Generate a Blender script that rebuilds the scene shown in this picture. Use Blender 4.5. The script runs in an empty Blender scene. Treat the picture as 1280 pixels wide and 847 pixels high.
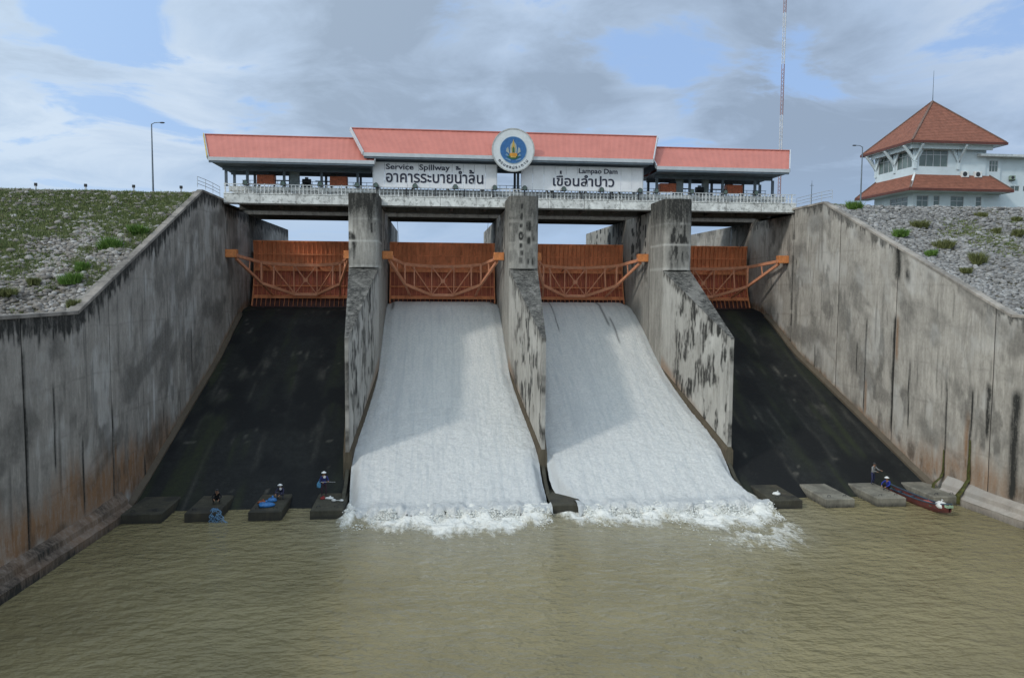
import bpy, math, random
import numpy as np
from mathutils import Vector, Matrix
random.seed(7); rng=np.random.default_rng(7)
sc=bpy.context.scene; COL=sc.collection
R=math.radians

# ---------------------------------------------------------------- camera
cam_d=bpy.data.cameras.new('camera'); cam=bpy.data.objects.new('camera',cam_d); COL.objects.link(cam); sc.camera=cam
Fv=Vector((0.10039478,0.99254548,-0.06909675)); Rv=Vector((0.99494761,-0.10012697,0.00733726)); Uv=Vector((-0.00036411,0.06948427,0.99758298))
cam.matrix_world=Matrix(((Rv.x,Uv.x,-Fv.x,-7.869),(Rv.y,Uv.y,-Fv.y,-68.243),(Rv.z,Uv.z,-Fv.z,15.025),(0,0,0,1)))
cam_d.sensor_width=36; cam_d.lens=961.3/1280*36; cam_d.clip_start=.5; cam_d.clip_end=5000
sc.view_settings.view_transform='Standard'; sc.view_settings.look='None'; sc.view_settings.gamma=1
sc.view_settings.use_curve_mapping=False; sc.view_settings.exposure=0.74

# ---------------------------------------------------------------- light
SUN_TO=Vector((-1.22,-.76,1.0)).normalized()     # towards the sun
el=math.asin(SUN_TO.z); az=math.atan2(SUN_TO.x,SUN_TO.y)
sd=bpy.data.lights.new('sun','SUN'); sd.energy=0.7; sd.angle=R(5); sd.color=(1,.95,.87)
so=bpy.data.objects.new('sun',sd); COL.objects.link(so); so.rotation_euler=SUN_TO.to_track_quat('Z','Y').to_euler(); so.location=(-60,-40,80)

W=bpy.data.worlds.new('World'); sc.world=W; W.use_nodes=True
nt=W.node_tree; nt.nodes.clear()
def N(tree,t,**kw):
    n=tree.nodes.new(t)
    for k,v in kw.items():
        if k=='ins':
            for a,b in v.items(): n.inputs[a].default_value=b
        else: setattr(n,k,v)
    return n
def L(tree,a,b): tree.links.new(a,b)
def mathn(tree,op,a,b=None,c=None,clamp=False):
    n=tree.nodes.new('ShaderNodeMath'); n.operation=op; n.use_clamp=clamp
    for i,v in enumerate((a,b,c)):
        if v is None: continue
        if hasattr(v,'links'): L(tree,v,n.inputs[i])
        else: n.inputs[i].default_value=v
    return n.outputs[0]
def ramp(tree,src,stops,interp='LINEAR'):
    n=tree.nodes.new('ShaderNodeValToRGB'); n.color_ramp.interpolation=interp
    el_=n.color_ramp.elements
    while len(el_)<len(stops): el_.new(.5)
    for e,(p,c) in zip(el_,stops):
        e.position=p; e.color=(c,c,c,1) if isinstance(c,(int,float)) else (*c,1)
    L(tree,src,n.inputs[0]); return n.outputs[0]
def mixc(tree,f,a,b,blend='MIX'):
    n=tree.nodes.new('ShaderNodeMix'); n.data_type='RGBA'; n.blend_type=blend
    for i,v in ((0,f),(6,a),(7,b)):
        if hasattr(v,'links'): L(tree,v,n.inputs[i])
        else: n.inputs[i].default_value=v if i==0 else (*v,1)
    return n.outputs[2]

sky=N(nt,'ShaderNodeTexSky'); sky.sky_type='NISHITA'; sky.sun_disc=False; sky.sun_elevation=el; sky.sun_rotation=az
sky.air_density=1.0; sky.dust_density=1.2; sky.ozone_density=1.2
tc=N(nt,'ShaderNodeTexCoord'); 
sep=N(nt,'ShaderNodeSeparateXYZ'); L(nt,tc.outputs['Generated'],sep.inputs[0])
zc=mathn(nt,'ADD',mathn(nt,'MAXIMUM',sep.outputs[2],0.0),0.16)
comb=N(nt,'ShaderNodeCombineXYZ'); L(nt,mathn(nt,'DIVIDE',sep.outputs[0],zc),comb.inputs[0]); L(nt,mathn(nt,'DIVIDE',sep.outputs[1],zc),comb.inputs[1])
n1=N(nt,'ShaderNodeTexNoise',ins={'Scale':1.9,'Detail':11,'Roughness':.6,'Distortion':.5}); mp=N(nt,'ShaderNodeMapping'); mp.inputs['Location'].default_value=(3.1,1.7,0)
L(nt,comb.outputs[0],mp.inputs[0]); L(nt,mp.outputs[0],n1.inputs['Vector'])
n2=N(nt,'ShaderNodeTexNoise',ins={'Scale':.8,'Detail':6,'Roughness':.5}); mp2=N(nt,'ShaderNodeMapping'); mp2.inputs['Location'].default_value=(9.3,4.4,2)
L(nt,comb.outputs[0],mp2.inputs[0]); L(nt,mp2.outputs[0],n2.inputs['Vector'])
def blob(d,r0,r1):     # a clear or thick place in the cloud sheet
    v=Vector(d).normalized(); dp=N(nt,'ShaderNodeVectorMath',operation='DISTANCE'); nv=N(nt,'ShaderNodeVectorMath',operation='NORMALIZE')
    L(nt,tc.outputs['Generated'],nv.inputs[0]); L(nt,nv.outputs[0],dp.inputs[0]); dp.inputs[1].default_value=v
    m=N(nt,'ShaderNodeMapRange',interpolation_type='SMOOTHSTEP'); L(nt,dp.outputs['Value'],m.inputs[0]); m.inputs[1].default_value=r0; m.inputs[2].default_value=r1; m.inputs[3].default_value=1; m.inputs[4].default_value=0
    return m.outputs[0]
gap=None
for d,r0,r1,w in (((-.37,.89,.28),.0,.15,.9),((-.43,.88,.24),.0,.10,.7),((.29,.905,.29),.0,.15,.80),((.40,.885,.275),.0,.12,.70),((-.215,.955,.205),.0,.07,.55),((.0,.95,.33),.0,.06,.5),((.30,.92,.235),.0,.06,.9)):
    b=mathn(nt,'MULTIPLY',blob(d,r0,r1),w); gap=b if gap is None else mathn(nt,'MAXIMUM',gap,b)
thick=mathn(nt,'MAXIMUM',mathn(nt,'MULTIPLY',blob((-.06,.957,.27),.02,.24),.8),mathn(nt,'MULTIPLY',blob((.45,.87,.14),.04,.24),.85))
thick=mathn(nt,'MAXIMUM',thick,mathn(nt,'MULTIPLY',blob((.16,.95,.25),.02,.13),.7))
gap=mathn(nt,'MULTIPLY',gap,mathn(nt,'ADD',mathn(nt,'MULTIPLY',n2.outputs[0],1.3),.35))
cv=mathn(nt,'ADD',mathn(nt,'SUBTRACT',mathn(nt,'ADD',mathn(nt,'MULTIPLY',mathn(nt,'SUBTRACT',n1.outputs[0],.5),1.7),.5),mathn(nt,'MULTIPLY',gap,.36)),.13)
cover=N(nt,'ShaderNodeMapRange',interpolation_type='SMOOTHSTEP'); L(nt,cv,cover.inputs[0]); cover.inputs[1].default_value=.34; cover.inputs[2].default_value=.52
low=N(nt,'ShaderNodeMapRange',interpolation_type='SMOOTHSTEP'); L(nt,sep.outputs[2],low.inputs[0]); low.inputs[1].default_value=.02; low.inputs[2].default_value=.19; low.inputs[3].default_value=.85; low.inputs[4].default_value=0
cov=mathn(nt,'MAXIMUM',cover.outputs[0],low.outputs[0])
dens=mathn(nt,'ADD',mathn(nt,'ADD',mathn(nt,'MULTIPLY',n2.outputs[0],.75),mathn(nt,'MULTIPLY',thick,.42)),mathn(nt,'SUBTRACT',mathn(nt,'MULTIPLY',n1.outputs[0],1.15),.40))
K=7.1
def k3(r,g,b): return (r*K,g*K,b*K)
ccol=ramp(nt,dens,[(.42,k3(.43,.525,.665)),(.60,k3(.345,.445,.60)),(.84,k3(.25,.325,.44))])
ccol=mixc(nt,mathn(nt,'MULTIPLY',low.outputs[0],.9),ccol,k3(.30,.42,.60))
blue=mixc(nt,.85,sky.outputs[0],k3(.265,.40,.66))
skyc=mixc(nt,cov,blue,ccol)
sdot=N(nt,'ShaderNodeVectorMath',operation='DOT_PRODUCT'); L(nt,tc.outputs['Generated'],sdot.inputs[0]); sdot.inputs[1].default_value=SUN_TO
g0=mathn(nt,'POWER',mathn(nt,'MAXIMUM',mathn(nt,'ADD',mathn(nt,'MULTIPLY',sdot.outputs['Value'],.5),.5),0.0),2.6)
added_glow=N(nt,'ShaderNodeVectorMath',operation='MULTIPLY_ADD'); L(nt,g0,added_glow.inputs[0]); added_glow.inputs[1].default_value=(1.75,1.5,1.0); added_glow.inputs[2].default_value=(1,1,1)  # warm sky brightening towards the sun, added to lift the scene light
gv=N(nt,'ShaderNodeVectorMath',operation='MULTIPLY'); L(nt,skyc,gv.inputs[0]); L(nt,added_glow.outputs[0],gv.inputs[1]); skyc=gv.outputs[0]
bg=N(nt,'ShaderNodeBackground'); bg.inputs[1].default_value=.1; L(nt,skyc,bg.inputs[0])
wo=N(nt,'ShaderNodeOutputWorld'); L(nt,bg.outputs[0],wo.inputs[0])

# ---------------------------------------------------------------- helpers
ORG={}
def thing(name,label,cat,loc=(0,0,0),group=None,rz=0):
    o=bpy.data.objects.new(name,None); COL.objects.link(o); o.location=loc; o.rotation_euler=(0,0,rz); o.empty_display_size=.3
    o['label']=label; o['category']=cat
    if group: o['group']=group
    ORG[o.name]=Vector(loc); return o
def link(name,me,mat,parent=None):
    o=bpy.data.objects.new(name,me); COL.objects.link(o)
    for m in (mat if isinstance(mat,(list,tuple)) else [mat]): me.materials.append(m)
    if parent is not None: o.parent=parent; ORG[o.name]=ORG[parent.name]
    else: ORG[o.name]=Vector((0,0,0))
    return o
def tag(o,label,cat,group=None):
    o['label']=label; o['category']=cat
    if group: o['group']=group
    return o
class MB:
    def __init__(s): s.v=[]; s.f=[]; s.m=[]
    def add(s,vs,fs,m=0):
        b=len(s.v); s.v+= [tuple(v) for v in vs]; s.f+=[tuple(b+i for i in f) for f in fs]; s.m+=[m]*len(fs)
    def box(s,x0,x1,y0,y1,z0,z1,m=0):
        s.add([(x0,y0,z0),(x1,y0,z0),(x1,y1,z0),(x0,y1,z0),(x0,y0,z1),(x1,y0,z1),(x1,y1,z1),(x0,y1,z1)],
              [(0,3,2,1),(4,5,6,7),(0,1,5,4),(1,2,6,5),(2,3,7,6),(3,0,4,7)],m)
    def bar(s,p,q,w,h,m=0,up=(0,0,1)):
        p=Vector(p);q=Vector(q);d=(q-p).normalized();u=Vector(up)
        if abs(d.dot(u))>.98: u=Vector((0,1,0))
        a=d.cross(u).normalized();b=a.cross(d).normalized()
        vs=[c+a*w/2*i+b*h/2*j for c in (p,q) for i,j in ((-1,-1),(1,-1),(1,1),(-1,1))]
        s.add(vs,[(3,2,1,0),(4,5,6,7),(0,1,5,4),(1,2,6,5),(2,3,7,6),(3,0,4,7)],m)
    def tube(s,pts,r,n=8,m=0,closed=False):
        pts=[Vector(p) for p in pts]; rs=r if isinstance(r,(list,tuple)) else [r]*len(pts); b=len(s.v); ring=[]
        for i,p in enumerate(pts):
            d=(pts[min(i+1,len(pts)-1)]-pts[max(i-1,0)]).normalized(); u=Vector((0,0,1)) if abs(d.z)<.95 else Vector((0,1,0))
            a=d.cross(u).normalized(); c=a.cross(d)
            for k in range(n):
                t=2*math.pi*k/n; s.v.append(tuple(p+(a*math.cos(t)+c*math.sin(t))*rs[i]))
        for i in range(len(pts)-1):
            for k in range(n):
                k2=(k+1)%n; s.f.append((b+i*n+k,b+i*n+k2,b+(i+1)*n+k2,b+(i+1)*n+k)); s.m.append(m)
        s.f.append(tuple(b+k for k in range(n))[::-1]); s.m.append(m)
        e=b+(len(pts)-1)*n; s.f.append(tuple(e+k for k in range(n))); s.m.append(m)
    def prism(s,poly,y0,y1,m=0):      # poly in xz, depth along y
        n=len(poly); vs=[(x,y0,z) for x,z in poly]+[(x,y1,z) for x,z in poly]
        s.add(vs,[tuple(range(n)),tuple(range(2*n-1,n-1,-1))]+[(i,n+i,n+(i+1)%n,(i+1)%n) for i in range(n)],m)
    def prismx(s,poly,x0,x1,m=0):     # poly in yz
        n=len(poly); vs=[(x0,y,z) for y,z in poly]+[(x1,y,z) for y,z in poly]
        s.add(vs,[tuple(range(n))[::-1],tuple(range(n,2*n))]+[(i,(i+1)%n,n+(i+1)%n,n+i) for i in range(n)],m)
    def prismz(s,poly,z0,z1,m=0):
        n=len(poly); vs=[(x,y,z0) for x,y in poly]+[(x,y,z1) for x,y in poly]
        s.add(vs,[tuple(range(n))[::-1],tuple(range(n,2*n))]+[(i,(i+1)%n,n+(i+1)%n,n+i) for i in range(n)],m)
    def ball(s,c,r,n=8,m=0):
        rx,ry,rz=r if isinstance(r,(tuple,list)) else (r,r,r); b=len(s.v); k=n//2
        for i in range(k+1):
            ph=math.pi*i/k
            for j in range(n):
                t=2*math.pi*j/n; s.v.append((c[0]+rx*math.sin(ph)*math.cos(t),c[1]+ry*math.sin(ph)*math.sin(t),c[2]+rz*math.cos(ph)))
        for i in range(k):
            for j in range(n):
                j2=(j+1)%n; s.f.append((b+i*n+j,b+(i+1)*n+j,b+(i+1)*n+j2,b+i*n+j2)); s.m.append(m)
    def build(s,name,mat,parent=None,smooth=False,bevel=0):
        me=bpy.data.meshes.new(name); org=ORG[parent.name] if parent is not None else Vector((0,0,0))
        me.from_pydata([(a-org.x,b-org.y,c-org.z) for a,b,c in s.v],[],s.f)
        me.polygons.foreach_set('material_index',s.m)
        if smooth: me.polygons.foreach_set('use_smooth',[True]*len(s.f))
        me.update(); o=link(name,me,mat,parent)
        if bevel:
            bv=o.modifiers.new('bevel','BEVEL'); bv.width=bevel; bv.segments=1; bv.limit_method='ANGLE'
        return o
def npmesh(name,V,Fq,mat,parent=None,smooth=False,attr=None,kind=None,tri=False):
    V=np.asarray(V,float); org=ORG[parent.name] if parent is not None else Vector((0,0,0)); V=V-np.array(org)
    Fq=np.asarray(Fq,np.int32); k=Fq.shape[1]
    me=bpy.data.meshes.new(name); me.vertices.add(len(V)); me.vertices.foreach_set('co',V.ravel())
    me.loops.add(Fq.size); me.loops.foreach_set('vertex_index',Fq.ravel())
    me.polygons.add(len(Fq)); me.polygons.foreach_set('loop_start',np.arange(0,Fq.size,k)); me.polygons.foreach_set('loop_total',np.full(len(Fq),k))
    if smooth: me.polygons.foreach_set('use_smooth',np.ones(len(Fq),bool))
    me.update(calc_edges=True)
    if attr is not None:
        a=me.color_attributes.new('stain','FLOAT_COLOR','POINT'); c=np.ones((len(V),4)); c[:,:attr.shape[1]]=attr; a.data.foreach_set('color',c.ravel())
    o=link(name,me,mat,parent)
    if kind: o['kind']=kind
    return o
class Grid:
    """collects painted grid patches"""
    def __init__(s): s.V=[];s.F=[];s.A=[];s.n=0
    def patch(s,fn,nu,nv,paint=None,flip=False):
        u,v=np.meshgrid(np.linspace(0,1,nu+1),np.linspace(0,1,nv+1),indexing='ij')
        P=np.stack(fn(u.ravel(),v.ravel()),1); i,j=np.meshgrid(np.arange(nu),np.arange(nv),indexing='ij')
        a=(i*(nv+1)+j).ravel(); q=np.stack([a,a+nv+1,a+nv+2,a+1],1)
        if flip: q=q[:,::-1]
        s.V.append(P); s.F.append(q+s.n); s.A.append(paint(P) if paint else np.zeros((len(P),3))); s.n+=len(P)
    def quad(s,a,b,c,d,res=.15,paint=None,flip=False):
        a,b,c,d=[np.array(x,float) for x in (a,b,c,d)]
        nu=max(1,int(max(np.linalg.norm(b-a),np.linalg.norm(c-d))/res)); nv=max(1,int(max(np.linalg.norm(d-a),np.linalg.norm(c-b))/res))
        def fn(u,v):
            P=(a[:,None]*(1-u)*(1-v)+b[:,None]*u*(1-v)+c[:,None]*u*v+d[:,None]*(1-u)*v); return P[0],P[1],P[2]
        s.patch(fn,nu,nv,paint,flip)
    def build(s,name,mat,parent=None,smooth=False,kind=None):
        return npmesh(name,np.concatenate(s.V),np.concatenate(s.F),mat,parent,smooth,np.concatenate(s.A),kind)
def _h(i,j,seed):
    x=(i.astype(np.int64)*374761393+j.astype(np.int64)*668265263+seed*1442695041)&0x7fffffff
    x=((x^(x>>13))*1274126177)&0x7fffffff; x=x^(x>>16); return (x&0xffff)/65535.
def vn(x,y,seed=0):
    i=np.floor(x);j=np.floor(y);a=x-i;b=y-j;a=a*a*(3-2*a);b=b*b*(3-2*b);i=i.astype(int);j=j.astype(int)
    return (_h(i,j,seed)*(1-a)+_h(i+1,j,seed)*a)*(1-b)+(_h(i,j+1,seed)*(1-a)+_h(i+1,j+1,seed)*a)*b
def fbm(x,y,seed=0,o=4):
    r=0;w=.5;t=0
    for k in range(o): r=r+w*vn(x*2**k,y*2**k,seed+k*17);t+=w;w*=.5
    return r/t
def ss(a,b,x): t=np.clip((x-a)/(b-a),0,1); return t*t*(3-2*t)

# ---------------------------------------------------------------- materials
MATS={}
def newmat(name):
    m=bpy.data.materials.new(name); m.use_nodes=True; return m,m.node_tree,m.node_tree.nodes['Principled BSDF']
def mat(name,col,rough=.6,metal=0,var=.18,scale=2.,bump=.15,bscale=12,dirt=None,stretch=None,spec=.4):
    if name in MATS: return MATS[name]
    m,t,b=newmat(name); c=N(t,'ShaderNodeTexCoord'); mpn=N(t,'ShaderNodeMapping'); L(t,c.outputs['Object'],mpn.inputs[0])
    if stretch: mpn.inputs['Scale'].default_value=stretch
    n=N(t,'ShaderNodeTexNoise',ins={'Scale':scale,'Detail':8,'Roughness':.62}); L(t,mpn.outputs[0],n.inputs['Vector'])
    lo=tuple(x*(1-var*1.6) for x in col); hi=tuple(min(1,x*(1+var*1.6)) for x in col)
    cc=ramp(t,n.outputs[0],[(.3,lo),(.7,hi)])
    if dirt:
        n3=N(t,'ShaderNodeTexNoise',ins={'Scale':scale*2.3,'Detail':10,'Roughness':.7}); L(t,mpn.outputs[0],n3.inputs['Vector'])
        cc=mixc(t,ramp(t,n3.outputs[0],[(.5,0),(.68,dirt[1])]),cc,dirt[0])
    L(t,cc,b.inputs['Base Color']); b.inputs['Roughness'].default_value=rough; b.inputs['Metallic'].default_value=metal; b.inputs['Specular IOR Level'].default_value=spec
    if bump:
        nb=N(t,'ShaderNodeTexNoise',ins={'Scale':bscale,'Detail':5}); L(t,mpn.outputs[0],nb.inputs['Vector'])
        bp=N(t,'ShaderNodeBump',ins={'Strength':bump,'Distance':.03}); L(t,nb.outputs[0],bp.inputs['Height']); L(t,bp.outputs[0],b.inputs['Normal'])
    MATS[name]=m; return m
def concrete(name,base,darkc=(.035,.034,.031),rustc=(.27,.155,.085),palec=(.55,.53,.5),streak=.5,boards=.0):
    m,t,b=newmat(name); c=N(t,'ShaderNodeNewGeometry'); P=c.outputs['Position']
    def noise(scale,sx=(1,1,1),detail=6,rough=.6):
        mp_=N(t,'ShaderNodeMapping'); mp_.inputs['Scale'].default_value=sx; L(t,P,mp_.inputs[0])
        n=N(t,'ShaderNodeTexNoise',ins={'Scale':scale,'Detail':detail,'Roughness':rough}); L(t,mp_.outputs[0],n.inputs['Vector']); return n.outputs[0]
    big=noise(.35,detail=5); fine=noise(5,detail=9,rough=.7); st=noise(2.4,(1,1,.07),8,.68); st2=noise(7,(1,1,.05),6,.7)
    col=ramp(t,big,[(.3,tuple(x*.84 for x in base)),(.7,tuple(min(1,x*1.14) for x in base))])
    col=mixc(t,mathn(t,'MULTIPLY',ramp(t,st,[(.42,0),(.66,1)]),streak),col,tuple(x*.5 for x in base))
    col=mixc(t,mathn(t,'MULTIPLY',ramp(t,st2,[(.5,0),(.72,1)]),streak*.6),col,tuple(min(1,x*1.35) for x in base))
    col=mixc(t,mathn(t,'MULTIPLY',ramp(t,fine,[(.45,0),(.7,1)]),.35),col,tuple(x*.55 for x in base))
    gr_=noise(1.3,(1,1,.38),12,.78); gr2=noise(3.1,(1,1,.16),12,.8)
    col=mixc(t,ramp(t,gr_,[(.50,0),(.60,.5)]),col,tuple(x*.52 for x in base)); col=mixc(t,ramp(t,gr2,[(.50,0),(.62,.5)]),col,tuple(min(1,x*1.5) for x in base))
    at=N(t,'ShaderNodeAttribute',attribute_name='stain'); sp=N(t,'ShaderNodeSeparateColor'); L(t,at.outputs['Color'],sp.inputs[0])
    jit=mathn(t,'ADD',mathn(t,'MULTIPLY',mathn(t,'SUBTRACT',gr2,.5),3.0),mathn(t,'ADD',.42,mathn(t,'MULTIPLY',fine,.8)))
    def chan(o,g=1.0):   # roughen the painted mask with the streak noise
        return mathn(t,'MULTIPLY',mathn(t,'MULTIPLY',o,jit),1.35*g,clamp=True)
    col=mixc(t,chan(sp.outputs[2]),col,palec); col=mixc(t,chan(sp.outputs[1],.9),col,rustc); col=mixc(t,chan(sp.outputs[0],1.05),col,darkc)
    L(t,col,b.inputs['Base Color']); b.inputs['Roughness'].default_value=.88; b.inputs['Specular IOR Level'].default_value=.25
    bp=N(t,'ShaderNodeBump',ins={'Strength':.5,'Distance':.04}); L(t,mathn(t,'ADD',fine,mathn(t,'MULTIPLY',st,.6)),bp.inputs['Height']); L(t,bp.outputs[0],b.inputs['Normal'])
    MATS[name]=m; return m
M_wallL=concrete('weathered_concrete_left',(.34,.312,.278),streak=.34)
M_wallR=concrete('weathered_concrete_right',(.42,.385,.34),streak=.42)
M_pier=concrete('pier_concrete',(.36,.34,.305),streak=.6,palec=(.54,.52,.48))
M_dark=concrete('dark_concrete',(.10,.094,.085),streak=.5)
M_moss=concrete('mossy_footing_concrete',(.12,.10,.07),streak=.8,rustc=(.13,.09,.055))
M_chute=concrete('wet_mossy_chute',(.020,.0215,.021),darkc=(.010,.011,.012),rustc=(.028,.034,.018),palec=(.14,.13,.11),streak=.6)
M_chute.node_tree.nodes['Principled BSDF'].inputs['Roughness'].default_value=.75
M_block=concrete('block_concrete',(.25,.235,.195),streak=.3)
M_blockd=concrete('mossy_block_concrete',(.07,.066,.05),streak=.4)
M_white=mat('white_paint',(.72,.73,.73),.5,var=.07,dirt=((.35,.34,.31),.5),bump=.05)
M_deckc=mat('stained_white_concrete',(.72,.72,.69),.8,var=.15,scale=1.2,dirt=((.12,.12,.11),.85),bump=.2)
M_sign=mat('sign_sheet',(.80,.80,.82),.5,var=.05,scale=.8,dirt=((.62,.62,.64),.3),bump=.05)
M_letter=mat('dark_lettering',(.02,.022,.045),.5,var=.1)
M_roof=mat('red_metal_roof',(.54,.19,.15),.62,var=.05,scale=.6,dirt=((.44,.135,.10),.35),bump=.05,spec=.3)
M_tile=mat('rust_red_tiles',(.265,.105,.068),.8,var=.16,scale=2.2,dirt=((.16,.07,.05),.5),bump=.2)
M_ridge=mat('ridge_tile',(.16,.10,.08),.8)
M_ltgrey=mat('light_grey_metal',(.52,.54,.56),.45,metal=.1,var=.06)
M_bluegrey=mat('blue_grey_steel',(.11,.14,.17),.5,var=.15)
M_steel=mat('dark_steel',(.035,.037,.042),.55,var=.2)
M_gate=mat('orange_primer_steel',(.80,.29,.125),.65,var=.16,scale=1.1,dirt=((.34,.09,.04),.55),stretch=(1,1,.35),bump=.1)
M_gate2=mat('lower_red_primer_steel',(.46,.125,.065),.6,var=.2,scale=1.1,dirt=((.22,.05,.03),.7),stretch=(1,1,.35))  # darker, redder steel for the lower plate rows above the bottom one
M_rib=mat('orange_rib_steel',(.72,.27,.12),.6,var=.1,dirt=((.5,.17,.08),.5))
M_truss=mat('orange_truss_steel',(.68,.30,.17),.55,var=.1,dirt=((.45,.18,.1),.5))
M_box=mat('bright_orange_bracket',(.66,.24,.08),.6,var=.12,dirt=((.35,.09,.03),.5))
M_wet=mat('wet_rusty_steel',(.075,.026,.022),.45,var=.3,dirt=((.02,.015,.014),.9))
M_hoist=mat('red_brown_hoist_paint',(.72,.21,.10),.55,var=.15,dirt=((.08,.03,.02),.6))
M_bldw=mat('pale_blue_wall',(.62,.70,.74),.7,var=.04,scale=.5,dirt=((.42,.47,.5),.35),bump=.04)
M_glass=mat('window_glass',(.10,.14,.13),.15,var=.25,scale=.7,bump=0,spec=.7)
M_curtain=mat('pale_curtain',(.33,.40,.36),.8,var=.2,stretch=(6,6,.3))
M_skin=mat('skin',(.28,.15,.09),.6,var=.05)
M_rail=mat('galvanised_rail',(.50,.53,.56),.4,metal=.3,var=.08)

# ---------------------------------------------------------------- site profiles
def chz(Y): return np.interp(Y,[-60,-30,-18,-16.3,2,5,6.6,9,11,13,20,40],[-3,-2.6,-.75,0,8.2,9.85,10.65,11.7,12.4,12.7,12.4,11.5])
def XW(side,Y):
    Y=np.asarray(Y,float)
    return np.where(Y<4,26.88+.1*(4-Y),26.88) if side>0 else np.where(Y<5,-26.92-.05*(5-Y),-26.92)
def ztop(Y): return np.interp(Y,[-400,-21.8,-.8,4.9,5.0,60],[13.3,13.3,22.75,22.6,22.1,22.1])

# ---------------------------------------------------------------- terrain
m,t,b=newmat('embankment_soil'); c=N(t,'ShaderNodeNewGeometry')
n_=N(t,'ShaderNodeTexNoise',ins={'Scale':.5,'Detail':8,'Roughness':.65}); L(t,c.outputs['Position'],n_.inputs['Vector'])
n3_=N(t,'ShaderNodeTexNoise',ins={'Scale':6,'Detail':8,'Roughness':.7}); L(t,c.outputs['Position'],n3_.inputs['Vector'])
cc=ramp(t,n_.outputs[0],[(.38,(.17,.135,.095)),(.5,(.13,.12,.07)),(.62,(.075,.095,.035))]); cc=mixc(t,ramp(t,n3_.outputs[0],[(.4,0),(.7,.6)]),cc,(.05,.045,.03))
L(t,cc,b.inputs['Base Color']); b.inputs['Roughness'].default_value=.95
bp=N(t,'ShaderNodeBump',ins={'Strength':.8,'Distance':.15}); L(t,n3_.outputs[0],bp.inputs['Height']); L(t,bp.outputs[0],b.inputs['Normal'])
M_soil=m
def zemb(Y): return np.interp(Y,[-600,-21.8,-1.2,11,14,60,900],[13.2,13.2,22.55,22.75,22.7,5,5])-.1
for side in (-1,1):
    ys=np.concatenate([[-600,-300,-120,-60,-40],np.arange(-30,16,.7),[18,25,40,60,300,900]]); xo=np.concatenate([[.55],np.arange(1.5,32,.9),[36,45,60,90,150,300,600,1200]])
    Y,X=np.meshgrid(ys,xo,indexing='ij'); Xw=XW(side,np.clip(Y,-600,5)); XX=Xw+side*X
    if True:
        Z=zemb(Y)+np.where((X>.6)&(Y<12),(fbm(X*.35,Y*.35,side+5)-.5)*.5,0)
    nx,ny=len(xo),len(ys); i,j=np.meshgrid(np.arange(ny-1),np.arange(nx-1),indexing='ij'); a=(i*nx+j).ravel(); q=np.stack([a,a+1,a+nx+1,a+nx],1)
    if side<0: q=q[:,::-1]
    o=npmesh('embankment',np.stack([XX.ravel(),Y.ravel(),Z.ravel()],1),q,M_soil,smooth=True); o['kind']='structure'
# far shore ground under everything
g=MB(); g.add([(-4000,-4000,-6),(4000,-4000,-6),(4000,4000,-6),(-4000,4000,-6)],[(0,1,2,3)]); o=g.build('ground',M_soil); o['kind']='structure'
# reservoir
def water_mat(name,base,foam=True,bs=1.0):
    m,t,b=newmat(name); c=N(t,'ShaderNodeNewGeometry'); P=c.outputs['Position']
    def noise(s,sc_,d=5,r=.6):
        mp_=N(t,'ShaderNodeMapping'); mp_.inputs['Scale'].default_value=sc_; L(t,P,mp_.inputs[0])
        n=N(t,'ShaderNodeTexNoise',ins={'Scale':s,'Detail':d,'Roughness':r}); L(t,mp_.outputs[0],n.inputs['Vector']); return n.outputs[0]
    big=noise(.12,(1,1.6,1),4)
    col=ramp(t,big,[(.35,tuple(x*.9 for x in base)),(.65,tuple(x*1.12 for x in base))])
    h=mathn(t,'ADD',mathn(t,'MULTIPLY',noise(.9,(1,1.7,1),3,.5),1.5),mathn(t,'MULTIPLY',noise(2.6,(1,1.5,1),3,.55),.55))
    bp=N(t,'ShaderNodeBump',ins={'Strength':.9*bs,'Distance':.28}); L(t,h,bp.inputs['Height'])
    b.inputs['Roughness'].default_value=.07; b.inputs['IOR'].default_value=1.33
    if foam:
        at=N(t,'ShaderNodeAttribute',attribute_name='stain'); sp=N(t,'ShaderNodeSeparateColor'); L(t,at.outputs['Color'],sp.inputs[0])
        fn=noise(2.2,(1.4,.6,1),12,.8); f=mathn(t,'SUBTRACT',mathn(t,'ADD',sp.outputs[0],mathn(t,'MULTIPLY',mathn(t,'SUBTRACT',fn,.5),1.6)),.5)
        f=mathn(t,'MULTIPLY',f,2.4,clamp=True)
        f2=mathn(t,'MULTIPLY',sp.outputs[1],.35)
        col=mixc(t,f2,col,(.34,.33,.27)); col=mixc(t,f,col,(.80,.79,.74))
        L(t,mathn(t,'ADD',mathn(t,'MULTIPLY',f,.6),.07),b.inputs['Roughness'])
    L(t,col,b.inputs['Base Color']); L(t,bp.outputs[0],b.inputs['Normal']); return m
M_river=water_mat('muddy_river_water',(.235,.198,.105))
g=MB(); g.add([(-26.9,15.2,18.4),(26.88,15.2,18.4),(26.88,40,18.4),(-26.9,40,18.4),(-900,40,18.4),(-900,900,18.4),(900,900,18.4),(900,40,18.4)],[(0,1,2,3),(4,3,2,7,6,5)])
o=g.build('reservoir_water',water_mat('reservoir_water_material',(.08,.10,.09),False)); o['kind']='structure'

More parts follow.
